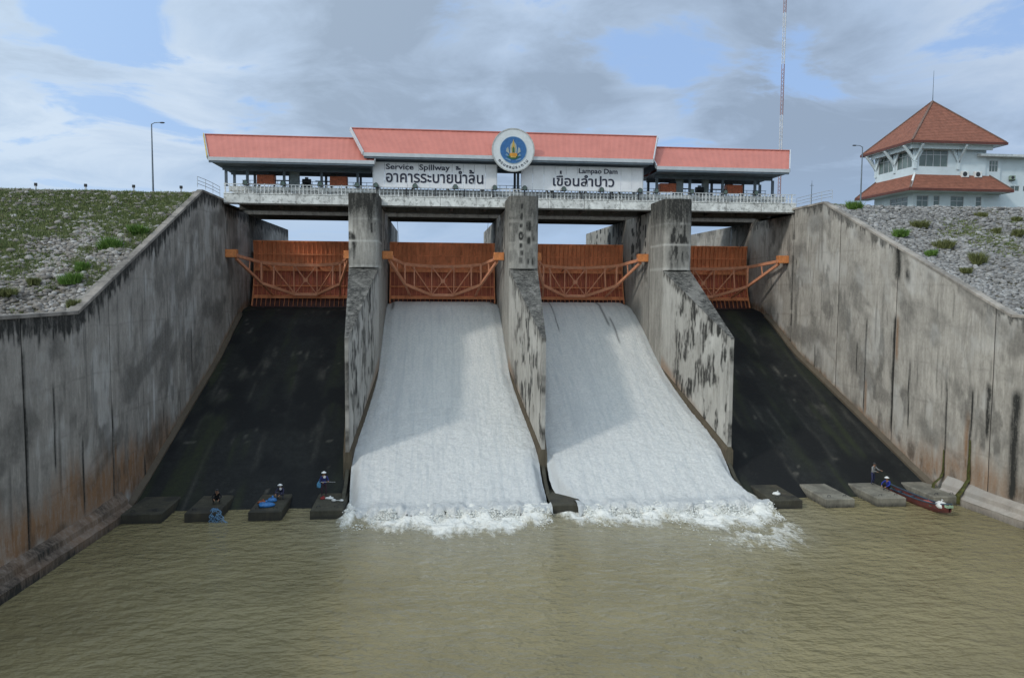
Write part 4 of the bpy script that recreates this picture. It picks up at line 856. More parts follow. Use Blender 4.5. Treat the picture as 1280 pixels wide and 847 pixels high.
# ---------------------------------------------------------------- hoists, floodlights
def hoist(x,label,mirror=1):
    th=thing('gate_hoist',label,'machine',(x,7,23.95),'gate hoists on the platform')
    mb=MB(); mb.box(x-.82,x+.82,6.6,7.4,24.35,25.2); mb.build('housing',M_hoist,th,bevel=.04)
    for q in range(6): mb=MB(); xx=x-.7+.28*q; mb.box(xx-.03,xx+.03,6.55,6.598,24.38,25.17); mb.build('housing_rib',M_hoist,th)
    mb=MB(); mb.prism([(x+mirror*.15,25.2),(x+mirror*.3,25.42),(x+mirror*.7,25.42),(x+mirror*.85,25.2)][::mirror],6.7,7.3); mb.build('gear_cover',M_steel,th)
    mb=MB(); mb.tube([(x-.7,7,24.4),(x-.7,7,23.96)],.09,8); mb.tube([(x+.7,7,24.4),(x+.7,7,23.96)],.09,8); mb.build('leg',M_steel,th)
    mb=MB(); mb.tube([(x+mirror*.83,7,24.75),(x+mirror*2.2,7,24.75)],.05,8); mb.build('drive_shaft',M_steel,th)
hoist(-23.6,'red brown gate hoist at the far left of the left pavilion'); hoist(-16.9,'red brown gate hoist at the right end of the left pavilion, beside the signboard',-1); hoist(15.1,'red brown gate hoist at the left end of the right pavilion',1); hoist(21.9,'red brown gate hoist at the far right of the right pavilion',-1)
for x,lab in ((-19.9,'black electric motor between the two hoists of the left pavilion'),(18.4,'black electric motor between the two hoists of the right pavilion')):
    th=thing('electric_motor',lab,'motor',(x,7,23.95)); mb=MB(); mb.tube([(x-.4,7,24.7),(x+.4,7,24.7)],.24,12); mb.build('motor_barrel',M_steel,th); mb=MB(); mb.box(x-.5,x+.5,6.75,7.25,23.952,24.45); mb.build('base_frame',M_steel,th); mb=MB(); mb.box(x-.15,x+.15,6.9,7.1,24.9,25.1); mb.build('terminal_box',M_bluegrey,th)
pos=['leftmost','second from the left','third from the left','rightmost']
secs=[('below the left pavilion',(-24.8,-21.5,-18.2,-14.9)),('below the Service Spillway signboard',(-13.2,-9.65,-5.95,-2.3)),('below the Lampao Dam signboard',(.5,4.2,7.8,11.5)),('below the right pavilion',(13.1,16.55,19.85,22.9))]
for sn,xs_ in secs:
    for p_,x in zip(pos,xs_):
        th=thing('floodlight','dark round floodlight on the bridge railing %s, %s'%(sn,p_),'floodlight',(x,4.1,24.05),'floodlights along the bridge railing')
        mb=MB(); mb.tube([(x,3.72,24.1),(x,3.85,24.14),(x,4.02,24.18),(x,4.1,24.2)],[.22,.21,.14,.08],12); mb.build('lamp_housing',M_steel,th)
        mb=MB(); mb.tube([(x,3.715,24.098),(x,3.70,24.095)],.19,12); mb.build('lens',M_glass,th)
        mb=MB(); mb.box(x-.26,x-.23,3.9,3.96,23.95,24.16); mb.box(x+.23,x+.26,3.9,3.96,23.95,24.16); mb.box(x-.26,x+.26,3.9,4.33,23.92,23.95); mb.build('bracket',M_steel,th)

# ---------------------------------------------------------------- wall-top handrails, lamps, masts
for lab,pts in (('grey tube handrail on top of the left wall beside the bridge',[(-27.2,-2.2,22.9),(-27.1,-.3,22.9),(-27.0,1.5,22.85),(-26.98,3.6,22.78)]),('grey tube handrail on top of the right wall beside the bridge',[(27.5,-2.0,22.9),(27.35,-.4,22.9),(27.2,1.4,22.85),(27.05,3.9,22.8)])):
    th=thing('handrail',lab,'handrail',pts[0]); 
    for h in (.85,.55,.28): mb=MB(); mb.tube([(a_,b_,c_+h) for a_,b_,c_ in pts],.022,6); mb.build('rail',M_rail,th)
    for p_ in pts: mb=MB(); mb.tube([p_,(p_[0],p_[1],p_[2]+.86)],.025,6); mb.build('post',M_rail,th)
def lamp(label,x,y,z,h,armx):
    th=thing('street_lamp',label,'street lamp',(x,y,z)); M_=mat('lamp_pole_grey',(.16,.19,.22),.5,metal=.3)
    mb=MB(); mb.tube([(x,y,z-.3),(x,y,z+h*.5),(x,y,z+h)],[.09,.07,.05],8); mb.build('pole',M_,th)
    mb=MB(); mb.tube([(x,y,z+h-.05),(x+armx*.25,y,z+h+.1),(x+armx*.75,y,z+h+.14)],.035,6); mb.build('arm',M_,th)
    mb=MB(); mb.ball((x+armx*.9,y,z+h+.12),(.24,.11,.07),10); mb.build('lamp_head',M_steel,th)
    mb=MB(); mb.box(x-.15,x+.15,y-.15,y+.15,z-.2,z+.06); mb.build('base_plate',M_,th)
lamp('tall grey street lamp standing alone on the left embankment crest',-32.5,3,22.6,6.3,1.0)
lamp('tall grey street lamp in front of the tower building',36.5,9,22.6,7.1,-1.0)
for x,lab in ((-41.3,'short dark-topped marker post farthest left on the embankment crest'),(-37.3,'short dark-topped marker post, second from the left on the crest'),(-33.4,'short dark-topped marker post just left of the street lamp'),(-29.5,'short dark-topped marker post between the street lamp and the wall')):
    th=thing('marker_post',lab,'post',(x,1,22.5),'marker posts on the left crest'); mb=MB(); mb.box(x-.05,x+.05,.95,1.05,22.4,23.1); mb.build('post',M_ltgrey,th); mb=MB(); mb.box(x-.12,x+.12,.93,1.07,23.1,23.36); mb.build('cap',M_steel,th,bevel=.03)
th=thing('radio_mast','very tall thin red and white lattice mast behind the right pavilion','mast',(37.3,30,18)); MR=mat('mast_red',(.34,.22,.23),.5); MW=mat('mast_white',(.62,.62,.64),.5)
ml=[(37.3+.2*math.cos(a_),30+.2*math.sin(a_)) for a_ in (0.5,2.6,4.7)]
for q in range(8):
    z0,z1=18+q*6.5,18+(q+1)*6.5-.02; mb=MB(); dxs=-.0
    for (a_,b_) in ml: mb.tube([(a_,b_,z0),(a_,b_,z1)],.045,5)
    zz=z0
    while zz<z1-.5:
        for i_ in range(3): p0,p1=ml[i_],ml[(i_+1)%3]; mb.bar((*p0,zz),(*p1,zz+.5),.03,.03)
        zz+=.5
    mb.build('lattice_section',MR if q%2 else MW,th)
th=thing('antenna_pole','short thin antenna pole at the right end of the bridge','antenna',(29.6,6,22.7)); mb=MB(); mb.tube([(29.6,6,22.5),(29.6,6,25.4)],.035,6); mb.build('pole',M_bluegrey,th); mb=MB(); mb.bar((29.4,6,25.2),(29.8,6,25.2),.03,.03); mb.bar((29.6,6,25.4),(29.6,6,25.7),.02,.02); mb.build('crossarm',M_bluegrey,th)

# ---------------------------------------------------------------- tower building
th=thing('tower_building','pale blue two storey control building with a pyramid tiled roof','building',(49,16.5,22.6))
def hip(name,cx,cy,hx0,hy0,z0,hx1,hy1,z1,parent,rowsn,mt):
    """tiled frustum roof: each course is a proud strip, one part per face"""
    co=lambda t:[(cx-hx0*(1-t)-hx1*t,cy-hy0*(1-t)-hy1*t),(cx+hx0*(1-t)+hx1*t,cy-hy0*(1-t)-hy1*t),(cx+hx0*(1-t)+hx1*t,cy+hy0*(1-t)+hy1*t),(cx-hx0*(1-t)-hx1*t,cy+hy0*(1-t)+hy1*t)]
    for f_ in range(4):
        mb=MB()
        for r_ in range(rowsn):
            t0,t1=r_/rowsn,(r_+1)/rowsn; a_=co(t0);b_=co(t1); za=z0+(z1-z0)*t0+.05; zb=z0+(z1-z0)*t1
            p=[(*a_[f_],za),(*a_[(f_+1)%4],za),(*b_[(f_+1)%4],zb),(*b_[f_],zb)]; mb.add(p+[(*a_[f_],za-.05),(*a_[(f_+1)%4],za-.05)],[(0,1,2,3),(4,5,1,0)])
        mb.build(name,mt,parent)
    for f_ in range(4):
        mb=MB(); a_=co(0)[f_]; b_=co(1)[f_]; mb.bar((*a_,z0+.07),(*b_,z1+.07),.2,.12); mb.build('hip_ridge',M_ridge if name!='x' else M_ridge,parent)
cx,cy=49.0,16.4
hip('tiled_slope',cx,cy,5.5,5.0,31.0,.02,.02,36.4,th,26,M_tile)
mb=MB(); 
for (a_,b_,c_,d_) in ((cx-5.6,cx+5.6,cy-5.1,cy-5.0),(cx-5.6,cx+5.6,cy+5.0,cy+5.1),(cx-5.6,cx-5.5,cy-5.0,cy+5.0),(cx+5.5,cx+5.6,cy-5.0,cy+5.0)): mb.box(a_,b_,c_,d_,30.78,31.05)
mb.build('eave_board',mat('eave_red_brown',(.12,.04,.03),.6),th)
mb=MB(); mb.box(cx-5.45,cx+5.45,cy-4.95,cy+4.95,30.80,30.86); mb.build('soffit',M_bldw,th)
wx0,wx1,wy0,wy1=44.8,53.2,12.8,20.2
def wallwin(parent,axis,pos,a0,a1,z0,z1,wins,t=.22,mt=M_bldw,outs=-1):
    """wall with real openings; wins list (a,b,zl,zh,kind)"""
    xs_=sorted(set([a0,a1]+[w for q in wins for w in q[:2]])); zs=sorted(set([z0,z1]+[w for q in wins for w in q[2:4]])); mb=MB()
    for xa,xb in zip(xs_[:-1],xs_[1:]):
        for za,zb in zip(zs[:-1],zs[1:]):
            if any(q[0]<=xa and xb<=q[1] and q[2]<=za and zb<=q[3] for q in wins): continue
            if axis=='y': mb.box(xa,xb,pos,pos+t,za,zb)
            else: mb.box(pos,pos+t,xa,xb,za,zb)
    mb.build('wall',mt,parent)
    for (a_,b_,c_,d_,kd) in wins:
        mf=MB()
        def bx(x0,x1,p0,p1,z0_,z1_,mbb): (mbb.box(x0,x1,p0,p1,z0_,z1_) if axis=='y' else mbb.box(p0,p1,x0,x1,z0_,z1_))
        w=.06
        for q in ((a_,b_,c_,c_+w),(a_,b_,d_-w,d_),(a_,a_+w,c_+w,d_-w),(b_-w,b_,c_+w,d_-w)): bx(q[0],q[1],pos+.04,pos+.12,q[2],q[3],mf)
        nm=kd
        for i_ in range(1,nm): xx=a_+(b_-a_)*i_/nm; bx(xx-.03,xx+.03,pos+.05,pos+.11,c_+w,d_-w,mf)
        if d_-c_>1.2: bx(a_+w,b_-w,pos+.055,pos+.105,d_-.55,d_-.5,mf)
        win=mf.build('window',M_ltgrey,parent)
        mg=MB(); bx(a_+w,b_-w,pos+.08,pos+.09,c_+w,d_-w,mg); g_=mg.build('pane',M_glass,win)
        if d_-c_>1.2: mc=MB(); n_c=int((b_-a_)/.12); 
        if d_-c_>1.2:
            for i_ in range(n_c): xx=a_+w+(b_-a_-2*w)*i_/n_c; bx(xx,xx+.07,pos+.15+(i_%2)*.03,pos+.17+(i_%2)*.03,c_+w,d_-w-.5,mc)
            mc.build('curtain',M_curtain,win)
wallwin(th,'y',wy0,wx0,wx1,22.4,30.8,[(45.3,48.7,28.45,30.3,4),(45.2,46.6,24.0,25.3,2),(47.2,47.9,24.0,25.3,1),(49.2,50.8,23.9,25.3,2),(52.2,52.9,23.6,25.3,1)])
wallwin(th,'x',wx0,wy0+.22,wy1,22.4,30.8,[(13.3,16.1,28.45,30.35,3),(16.8,19.8,28.45,30.35,3),(13.8,17.2,23.6,25.3,3)])
mb=MB(); mb.box(wx0,wx1,wy1,wy1+.2,22.4,30.8); mb.box(wx1-.2,wx1,wy0+.22,wy1,22.4,30.8); mb.box(wx0+.3,wx1-.3,wy0+.5,wy1-.1,26.9,27.0); mb.build('rear_wall',M_bldw,th)
# white Y braces
for (px,py) in ((44.8,12.8),(44.8,16.45),(44.8,20.2),(49.9,12.8)):
    for d_ in ((-1,0),(0,-1)) if (px,py)==(44.8,12.8) else (((-1,0),) if px==44.8 else ((0,-1),)):
        mb=MB(); mb.prismx([(-.0,28.6),(0,29.1),(-1.2,30.8),(-1.6,30.8)],-.09,.09) if False else None
        bx_,by_=px+d_[0]*1.35,py+d_[1]*1.35; mb.bar((px+d_[0]*.05,py+d_[1]*.05,29.1),(bx_,by_,30.68),.18,.26); mb.build('roof_brace',M_bldw,th)
    mb=MB(); mb.box(px-.16,px+.16,py-.16,py+.16,28.2,30.79); mb.build('corner_post',M_bldw,th)
    if py==12.8:
        for s_ in (-1,1):
            if (px,s_)==(44.8,-1): continue
            mb=MB(); mb.bar((px,py-.16,29.0),(px+s_*.9,py-.16,30.6),.12,.3); mb.build('roof_brace',M_bldw,th)
    if px==44.8:
        for s_ in (-1,1):
            if (py,s_)==(12.8,-1): continue
            mb=MB(); mb.bar((px-.16,py,29.0),(px-.16,py+s_*.9,30.6),.12,.3); mb.build('roof_brace',M_bldw,th)
mb=MB(); mb.box(wx0-.9,wx1+.2,wy0-.75,wy0-.55,30.3,30.79); mb.box(wx0-.75,wx0-.55,wy0-.5,wy1,30.3,30.79); mb.build('eave_beam',M_bldw,th)
# lower tiled skirt roof
hip('skirt_tiles',49.25,16.5,6.0,5.45,25.85,4.45,3.7,27.6,th,9,M_tile)
mb=MB()
for (a_,b_,c_,d_) in ((43.2,55.3,10.95,11.05),(43.15,43.25,11.05,21.95),(55.25,55.35,11.05,21.95)): mb.box(a_,b_,c_,d_,25.62,25.9)
mb.build('skirt_eave_board',mat('eave_red_brown',(.12,.04,.03)),th)
mb=MB(); mb.box(43.4,55.1,11.1,12.79,25.64,25.7); mb.box(43.4,44.79,12.8,21.8,25.64,25.7); mb.build('skirt_soffit',M_bldw,th)
mb=MB(); mb.bar((43.4,11.2,26.02),(44.85,12.8,27.72),.2,.16); mb.build('white_hip_trim',M_white,th)
mb=MB(); mb.tube([(49,16.4,36.3),(49,16.4,37.4),(49,16.4,39.9)],[.06,.035,.02],6); mb.build('roof_antenna',M_bluegrey,th)
mb=MB(); 
for i_ in range(9): mb.tube([(44.9+i_*.5,12.4,23.0),(44.9+i_*.5,12.4,23.75)],.03,5)
mb.bar((44.9,12.4,23.75),(48.9,12.4,23.75),.06,.06); mb.build('ground_railing',M_white,th)
def ac(x,y,z,label,s=1.,m_=M_white):
    t_=thing('air_conditioner',label,'air conditioner',(x,y,z)); mb=MB(); mb.box(x-.42*s,x+.42*s,y-.38,y-.04,z,z+.68*s); mb.build('casing',m_,t_,bevel=.03)
    mb=MB(); mb.tube([(x-.08*s,y-.385,z+.34*s),(x-.08*s,y-.40,z+.34*s)],.26*s,14); mb.build('fan_grille',M_steel,t_); mb=MB(); mb.box(x-.35*s,x-.3*s,y-.4,y,z-.1,z-.01); mb.box(x+.3*s,x+.35*s,y-.4,y,z-.1,z-.01); mb.build('wall_bracket',M_steel,t_)
ac(50.6,12.8,27.35,'left of two white air conditioners on the tower wall above the lower roof'); ac(52.15,12.8,27.35,'right of two white air conditioners on the tower wall above the lower roof')
# annex
th=thing('annex_building','long white flat roofed annex joined to the right of the tower building','building',(62,16,22.6))
def q(x): return -7.87+(x+7.87)*1.0253
def qz(z): return 15.03+(z-15.03)*1.0253
wallwin(th,'y',13.2,q(53.6),84,22.4,qz(29.3),[(q(a_),q(b_),qz(c_),qz(d_),n_) for a_,b_,c_,d_,n_ in ((55.0,56.1,25.75,26.35,2),(56.5,57.6,25.75,26.35,2),(58,59.1,25.75,26.35,2),(60,62,27.6,29.0,2))])
wallwin(th,'y',13.0,52.9,q(53.58),22.4,qz(29.3),[(q(51.9)+.35,q(53.3),qz(27.75),qz(29.0),3)])
mb=MB(); mb.box(83.8,84,13.43,24,22.4,qz(29.3)); mb.box(53.3,84,24,24.2,22.4,qz(29.3)); mb.build('side_wall',M_bldw,th)
mb=MB(); mb.prismx([(12.1,qz(29.3)+.01),(12.1,qz(29.55)),(18,31.0),(24.6,30.2),(24.6,qz(29.3)+.01)],q(50.6),85); mb.build('roof_slab',mat('pale_roof_sheet',(.62,.65,.65),.6,dirt=((.3,.3,.28),.5)),th)
ac(q(55.0),13.2,qz(26.95),'small greenish air conditioner on the annex wall',.7,mat('green_grey_casing',(.25,.32,.25),.6))

# ---------------------------------------------------------------- people
def skinned(name,joints,edges,matfn,mats,parent=None):
    keys=list(joints); idx={k:i for i,k in enumerate(keys)}
    me=bpy.data.meshes.new(name); me.from_pydata([joints[k][0] for k in keys],[(idx[a_],idx[b_]) for a_,b_ in edges],[])
    o=bpy.data.objects.new(name,me); COL.objects.link(o); md=o.modifiers.new('s','SKIN'); 
    for i_,k in enumerate(keys):
        r_=joints[k][1]; r_=(r_,r_) if not isinstance(r_,tuple) else r_; me.skin_vertices[0].data[i_].radius=r_
    me.skin_vertices[0].data[idx['pelvis']].use_root=True
    sb=o.modifiers.new('u','SUBSURF'); sb.levels=1; sb.render_levels=1; bpy.context.view_layer.update()
    m2=bpy.data.meshes.new_from_object(o.evaluated_get(bpy.context.evaluated_depsgraph_get())); bpy.data.objects.remove(o)
    P=np.array([joints[k][0] for k in keys])
    seg=[(Vector(joints[a_][0]),Vector(joints[b_][0]),matfn(a_,b_)) for a_,b_ in edges]
    for p in m2.polygons:
        c_=p.center; best=None
        for a_,b_,mi in seg:
            d_=b_-a_; t_=max(0,min(1,(c_-a_).dot(d_)/d_.length_squared)); dist=(a_+d_*t_-c_).length
            if best is None or dist<best[0]: best=(dist,mi)
        p.material_index=best[1]; p.use_smooth=True
    return link(name,m2,mats,parent)
def person(label,loc,rz,J,shirt,pants,hat=None,mask=None):
    th=thing('person',label,'person',loc,None,rz)
    j=dict(J); ORGs=ORG[th.name]; ORG[th.name]=Vector((0,0,0))
    E_=[('pelvis','waist'),('waist','chest'),('chest','neck'),('neck','head'),('head','crown'),('chest','shL'),('chest','shR'),('shL','elL'),('elL','wrL'),('shR','elR'),('elR','wrR'),('pelvis','hipL'),('pelvis','hipR'),('hipL','knL'),('knL','anL'),('anL','toL'),('hipR','knR'),('knR','anR'),('anR','toR')]
    rad=dict(pelvis=(.15,.12),waist=(.13,.10),chest=(.17,.12),neck=.055,head=(.085,.095),crown=.06,shL=.065,shR=.065,elL=.047,elR=.047,wrL=.03,wrR=.03,hipL=.095,hipR=.095,knL=.062,knR=.062,anL=.04,anR=.04,toL=.035,toR=.035)
    joints={k:(j[k],rad[k]) for k in rad}
    for s_ in 'LR':
        w_=Vector(j['wr'+s_]); d_=(w_-Vector(j['el'+s_])).normalized(); side=d_.cross(Vector((0,0,1))); side=(side if side.length>.1 else Vector((1,0,0))).normalized(); dn=Vector((0,0,-1))
        palm=w_+d_*.08; joints['pa'+s_]=(tuple(palm),(.036,.018)); E_.append(('wr'+s_,'pa'+s_))
        for q,(off,ln) in enumerate(((-.03,.07),(-.01,.08),(.01,.078),(.03,.06))):
            b_=palm+side*off+d_*.02; m_=b_+d_*ln*.5+dn*.01; e_=m_+(d_*.5+dn*.8).normalized()*ln*.5
            joints['f%d'%q+s_]=(tuple(b_),.0095); joints['g%d'%q+s_]=(tuple(m_),.009); joints['h%d'%q+s_]=(tuple(e_),.0075); E_+=[('pa'+s_,'f%d'%q+s_),('f%d'%q+s_,'g%d'%q+s_),('g%d'%q+s_,'h%d'%q+s_)]
        b_=w_+d_*.03-side*.035; joints['t'+s_]=(tuple(b_-side*.02+d_*.02),.011); joints['u'+s_]=(tuple(b_-side*.03+d_*.055),.009); E_+=[('pa'+s_,'t'+s_),('t'+s_,'u'+s_)]
    def mf(a_,b_):
        if a_[:2] in ('pa','wr') or a_[0] in 'fgtu' : return 0
        if (a_,b_) in (('chest','neck'),('neck','head'),('head','crown')): return 0
        if a_[:2] in ('el',): return 1
        if a_ in ('pelvis',) and b_=='waist': return 1
        if a_[:2] in ('hi','kn') or a_=='pelvis': return 2
        if a_[:2]=='an': return 3
        return 1
    skinned('body',joints,E_,mf,[M_skin,mat(shirt[0],shirt[1],.8),mat(pants[0],pants[1],.85),M_steel],th)
    hd=Vector(j['head']); fw=Vector(j.get('face',(0,-1,0))).normalized(); sd_=fw.cross(Vector((0,0,1))).normalized()
    mb=MB(); mb.ball(tuple(hd+fw*.10+Vector((0,0,.0))),(.014,.02,.022),6); 
    for s_ in (-1,1): mb.ball(tuple(hd+sd_*s_*.092),(.015,.022,.032),6)
    mb.build('nose_and_ears',M_skin,th)
    mb=MB(); 
    for s_ in (-1,1): mb.ball(tuple(hd+fw*.088+sd_*s_*.032+Vector((0,0,.025))),(.012,.010,.007),6)
    mb.box(hd.x-.02,hd.x+.02,hd.y-.1,hd.y-.085,hd.z-.05,hd.z-.042); mb.build('eyes_and_mouth',M_steel,th)
    mb=MB(); mb.ball(tuple(hd-fw*.02+Vector((0,0,.065))),(.10,.11,.085),10); mb.build('hair',M_steel,th)
    if hat:
        mm=mat(hat[0],hat[1],.7); mb=MB(); mb.ball(tuple(hd+Vector((0,0,.10))),(.115,.12,.085),12); mb.tube([tuple(hd+Vector((0,0,.09))),tuple(hd+Vector((0,0,.105)))],[.17,.15],14); mb.build('hat',mm,th)
    if mask:
        mb=MB(); mb.ball(tuple(Vector(j['chest'])+Vector((.04,-.13,.08))),(.09,.05,.10),8); mb.build('shirt_patch',mat('white_cloth',(.75,.75,.75),.8),th)
    return th
stand=dict(pelvis=(0,0,.92),waist=(0,-.02,1.08),chest=(.01,-.06,1.30),neck=(.01,-.08,1.46),head=(.01,-.11,1.58),crown=(.01,-.10,1.68),shL=(-.18,-.06,1.38),shR=(.2,-.07,1.38),elL=(-.27,-.16,1.13),elR=(.30,-.20,1.17),wrL=(-.12,-.36,1.08),wrR=(.28,-.42,1.15),hipL=(-.1,0,.85),hipR=(.1,0,.85),knL=(-.13,-.07,.48),knR=(.13,-.04,.48),anL=(-.14,0,.09),anR=(.14,.02,.09),toL=(-.15,-.16,.05),toR=(.16,-.14,.05))
person('person standing in a navy shirt and white cap holding a rod beside the left fall',(-15.35,-15.7,.62),.15,stand,('navy_shirt',(.02,.025,.13)),('dark_trousers',(.05,.03,.04)),('white_cap',(.75,.75,.75)),True)
crouch=dict(pelvis=(0,.12,.30),waist=(.02,.06,.46),chest=(.04,-.08,.64),neck=(.05,-.14,.77),head=(.05,-.2,.88),crown=(.05,-.2,.98),shL=(-.14,-.08,.71),shR=(.23,-.08,.70),elL=(-.25,-.28,.52),elR=(.32,-.27,.50),wrL=(-.15,-.46,.42),wrR=(.18,-.47,.38),hipL=(-.11,.08,.28),hipR=(.11,.08,.28),knL=(-.2,-.3,.5),knR=(.2,-.28,.48),anL=(-.18,-.05,.09),anR=(.18,-.03,.09),toL=(-.2,-.2,.05),toR=(.2,-.18,.05))
person('person in dark top and white cap crouching beside blue bags on a block',(-18.15,-16.0,.62),-.3,crouch,('black_blue_top',(.03,.03,.07)),('grey_trousers',(.09,.09,.12)),('white_cap',(.75,.75,.75)),True)
person('person in grey shirt standing at the upper end of the long boat',(25.0,-15.2,.62) if False else (24.3,-15.3,.62),.5,{k:((v[0],v[1],v[2]*.94) if k!='face' else v) for k,v in stand.items()},('grey_shirt',(.22,.22,.22)),('dark_blue_trousers',(.03,.035,.09)))
person('person in a blue top crouching beside the long boat',(24.35,-17.1,.62),-1.1,crouch,('bright_blue_top',(.02,.04,.30)),('black_shorts',(.02,.02,.03)),('white_cap',(.75,.75,.75)))
person('person in black without a hat crouching above the light blue net',(-22.1,-16.9,.62),.2,crouch,('black_shirt',(.015,.015,.018)),('black_trousers',(.02,.018,.02)))
# their gear
th=thing('fishing_rod','thin pale fishing rod held by the person in the navy shirt','fishing rod',(-15.2,-16.1,1.7)); mb=MB(); mb.tube([(-15.55,-16.1,1.71),(-15.1,-16.15,1.74),(-14.5,-16.3,1.76)],[.016,.012,.006],6); mb.build('rod',M_rail,th); mb=MB(); mb.tube([(-15.62,-16.1,1.70),(-15.5,-16.1,1.712)],.022,6); mb.build('grip',M_steel,th)
def sack(name,label,cat,loc,size,m_,seed=0,parts=()):
    th=thing(name,label,cat,loc); r_=np.random.default_rng(seed); n=14; V=[];F=[]
    for i_ in range(9):
        ph_=math.pi*i_/8
        for k_ in range(n):
            t_=2*math.pi*k_/n; w_=1+.16*math.sin(3*t_+seed)+.08*r_.uniform(-1,1); z_=math.cos(ph_)
            V.append((size[0]*math.sin(ph_)*math.cos(t_)*w_,size[1]*math.sin(ph_)*math.sin(t_)*w_,size[2]*(max(z_,-.55)+.55)/1.55*(1+.1*r_.uniform(-1,1))))
    for i_ in range(8):
        for k_ in range(n): k2=(k_+1)%n; F.append((i_*n+k_,(i_+1)*n+k_,(i_+1)*n+k2,i_*n+k2))
    mb=MB(); mb.v=[(a_+loc[0],b_+loc[1],c_+loc[2]) for a_,b_,c_ in V]; mb.f=F; mb.m=[0]*len(F); mb.build('bag_body',m_,th,smooth=True)
    mb=MB(); mb.tube([(loc[0],loc[1],loc[2]+size[2]*.95),(loc[0]+.03,loc[1],loc[2]+size[2]*1.15),(loc[0]+.06,loc[1]-.03,loc[2]+size[2]*1.3)],[.05,.03,.07],8); mb.build('tied_neck',m_,th); return th
Mb1=mat('bright_blue_plastic',(.04,.17,.42),.4,var=.25,scale=5); Mb2=mat('sky_blue_cloth',(.10,.30,.50),.7,var=.3,scale=5); Mw=mat('white_plastic',(.72,.72,.70),.5,var=.1); Mo=mat('rust_orange_cloth',(.25,.08,.035),.8,var=.3,scale=5)
sack('blue_bag','bright blue plastic bag lying at the front of the third dark block','bag',(-18.75,-17.9,.62),(.55,.3,.3),Mb1,1)
sack('blue_bag','smaller blue bag behind the bright one, next to the crouching person','bag',(-18.6,-16.7,.62),(.3,.25,.28),Mb1,2)
sack('orange_bundle','rust orange cloth bundle left of the blue bags on the third block','bundle',(-19.15,-17.0,.62),(.3,.25,.16),Mo,3)
sack('shoulder_bag','sky blue bag at the left side of the standing fisher','bag',(-15.66,-15.75,1.25),(.14,.13,.42),Mb2,4)
sack('white_bag','flat white bag at the feet of the standing fisher','bag',(-14.9,-16.3,.62),(.32,.18,.12),Mw,5)
sack('white_bag','white bag on the mossy block just right of the falls','bag',(15.9,-17.6,.62),(.28,.2,.2),Mw,6)
sack('red_bundle','small red bundle beside the boots of the standing fisher','bundle',(-15.35,-16.35,.62),(.18,.15,.14),mat('dull_red_cloth',(.25,.03,.03),.8),7)
th=thing('fish_trap','pale two-ended fish float at the right edge of the fourth block','float',(-14.2,-17.2,.62)); mb=MB(); mb.ball((-14.5,-17.2,.76),(.16,.1,.1),10); mb.ball((-14.0,-17.2,.74),(.14,.08,.08),10); mb.build('float',Mw,th); mb=MB(); mb.tube([(-14.4,-17.2,.75),(-14.05,-17.2,.75)],.02,5); mb.build('float_rod',Mw,th)
th=thing('blue_net','light blue net hanging from the second block into the water','net',(-21.75,-18.8,.5)); vs=[];fs=[]
nn=12
for i_ in range(nn+1):
    for k_ in range(9): a_=i_/nn; b_=k_/8; vs.append((-21.95+ b_*(.35+.75*a_)+.06*math.sin(i_*1.7+k_),-18.55-.35*min(1,a_*2.2)-.35*max(0,a_-.4)+.07*math.sin(k_*1.5+i_*.6),.72+.05*math.sin(k_*2.)-(.78)*max(0,a_-.2)/.8))
mb=MB()
for i_ in range(nn+1): mb.tube([vs[i_*9+k_] for k_ in range(9)],.014,4)
for k_ in range(9): mb.tube([vs[i_*9+k_] for i_ in range(nn+1)],.018,4)
mb.build('net_mesh',mat('pale_blue_net',(.14,.27,.42),.6),th); mb=MB(); mb.tube([vs[k_] for k_ in range(9)],.03,6); mb.build('head_rope',Mb1,th)

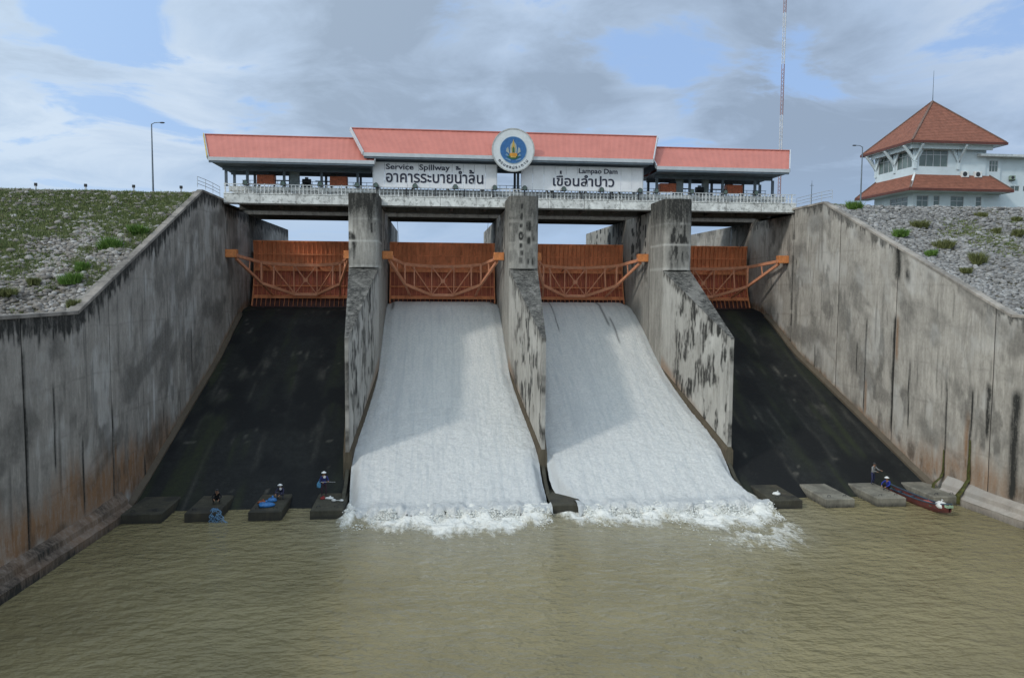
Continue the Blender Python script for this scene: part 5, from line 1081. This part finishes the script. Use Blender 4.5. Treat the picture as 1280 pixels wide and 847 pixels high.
# ---------------------------------------------------------------- long boat
bl0=Vector((25.45,-13.4,0)); bl1=Vector((25.95,-21.6,0)); bd=(bl1-bl0); Lb=bd.length; bd.normalize(); bs=Vector((-bd.y,bd.x,0))
th=thing('long_boat','long narrow red and blue wooden boat moored between the pale blocks','boat',(25.7,-17.5,0))
def hull(off,sc_,z0,name,m_,band):
    mb=MB(); n=24; prof=[(-.46,.46),(-.40,.12),(-.22,-.08),(.22,-.08),(.40,.12),(.46,.46)]; lo_,hi_=band
    for i_ in range(n+1):
        s_=i_/n; w_=min(1,(math.sin(math.pi*min(max(s_*.96+.02,0),1))**.45)); rise=.42*abs(2*s_-1)**3.2
        for a_,b_ in prof:
            p=bl0+bd*(Lb*s_)+bs*(a_*w_*sc_*.78); mb.v.append((p.x,p.y,b_*(1 if b_>0 else 1)+rise+z0))
    for i_ in range(n):
        for k_ in range(lo_,hi_): a_=i_*6+k_; mb.f.append((a_,a_+6,a_+7,a_+1)); mb.m.append(0)
    o=mb.build(name,m_,th); sm=o.modifiers.new('t','SOLIDIFY'); sm.thickness=.03; return o
Mred=mat('red_boat_paint',(.13,.04,.035),.5,dirt=((.05,.04,.05),.9)); Mblu=mat('blue_boat_paint',(.045,.08,.12),.5,dirt=((.05,.05,.06),.6)); Mgrn=mat('green_boat_paint',(.06,.20,.12),.5)
hull(0,1,0,'hull',Mred,(0,5)); 
mb=MB(); n=24
for s__ in (-1,1):
    pts=[]
    for i_ in range(n+1):
        s_=i_/n; w_=math.sin(math.pi*min(max(s_*.96+.02,0),1))**.45; p=bl0+bd*(Lb*s_)+bs*(s__*.47*w_*.78); pts.append((p.x,p.y,.47+.42*abs(2*s_-1)**3.2))
    mb.tube(pts,.05,6)
mb.build('gunwale',Mblu,th)
for s_ in (.2,.36,.52,.68,.82):
    p=bl0+bd*Lb*s_; mb=MB(); mb.bar(tuple(p+bs*.31+Vector((0,0,.36))),tuple(p-bs*.31+Vector((0,0,.36))),.22,.03); mb.build('seat_plank',Mblu if s_<.6 else Mgrn,th)
p=bl0+bd*(Lb*.985); mb=MB(); mb.box(p.x-.22,p.x+.22,p.y-.15,p.y+.12,.62,.78); mb.build('bow_board',mat('pale_green_board',(.35,.5,.35),.5),th)
p=bl0+bd*Lb*.9; sack('white_sack','bulging white sack in the near end of the long boat','sack',(p.x,p.y,.42),(.36,.42,.42),Mw,9)
p=bl0+bd*Lb*.74; sack('red_cloth','pinkish red cloth lying in the long boat beside the white sack','cloth',(p.x,p.y,.38),(.26,.4,.14),mat('pinkish_red_cloth',(.45,.12,.10),.8),10)
print('TRIS',sum(len(o.data.polygons) for o in bpy.data.objects if o.type=='MESH'))
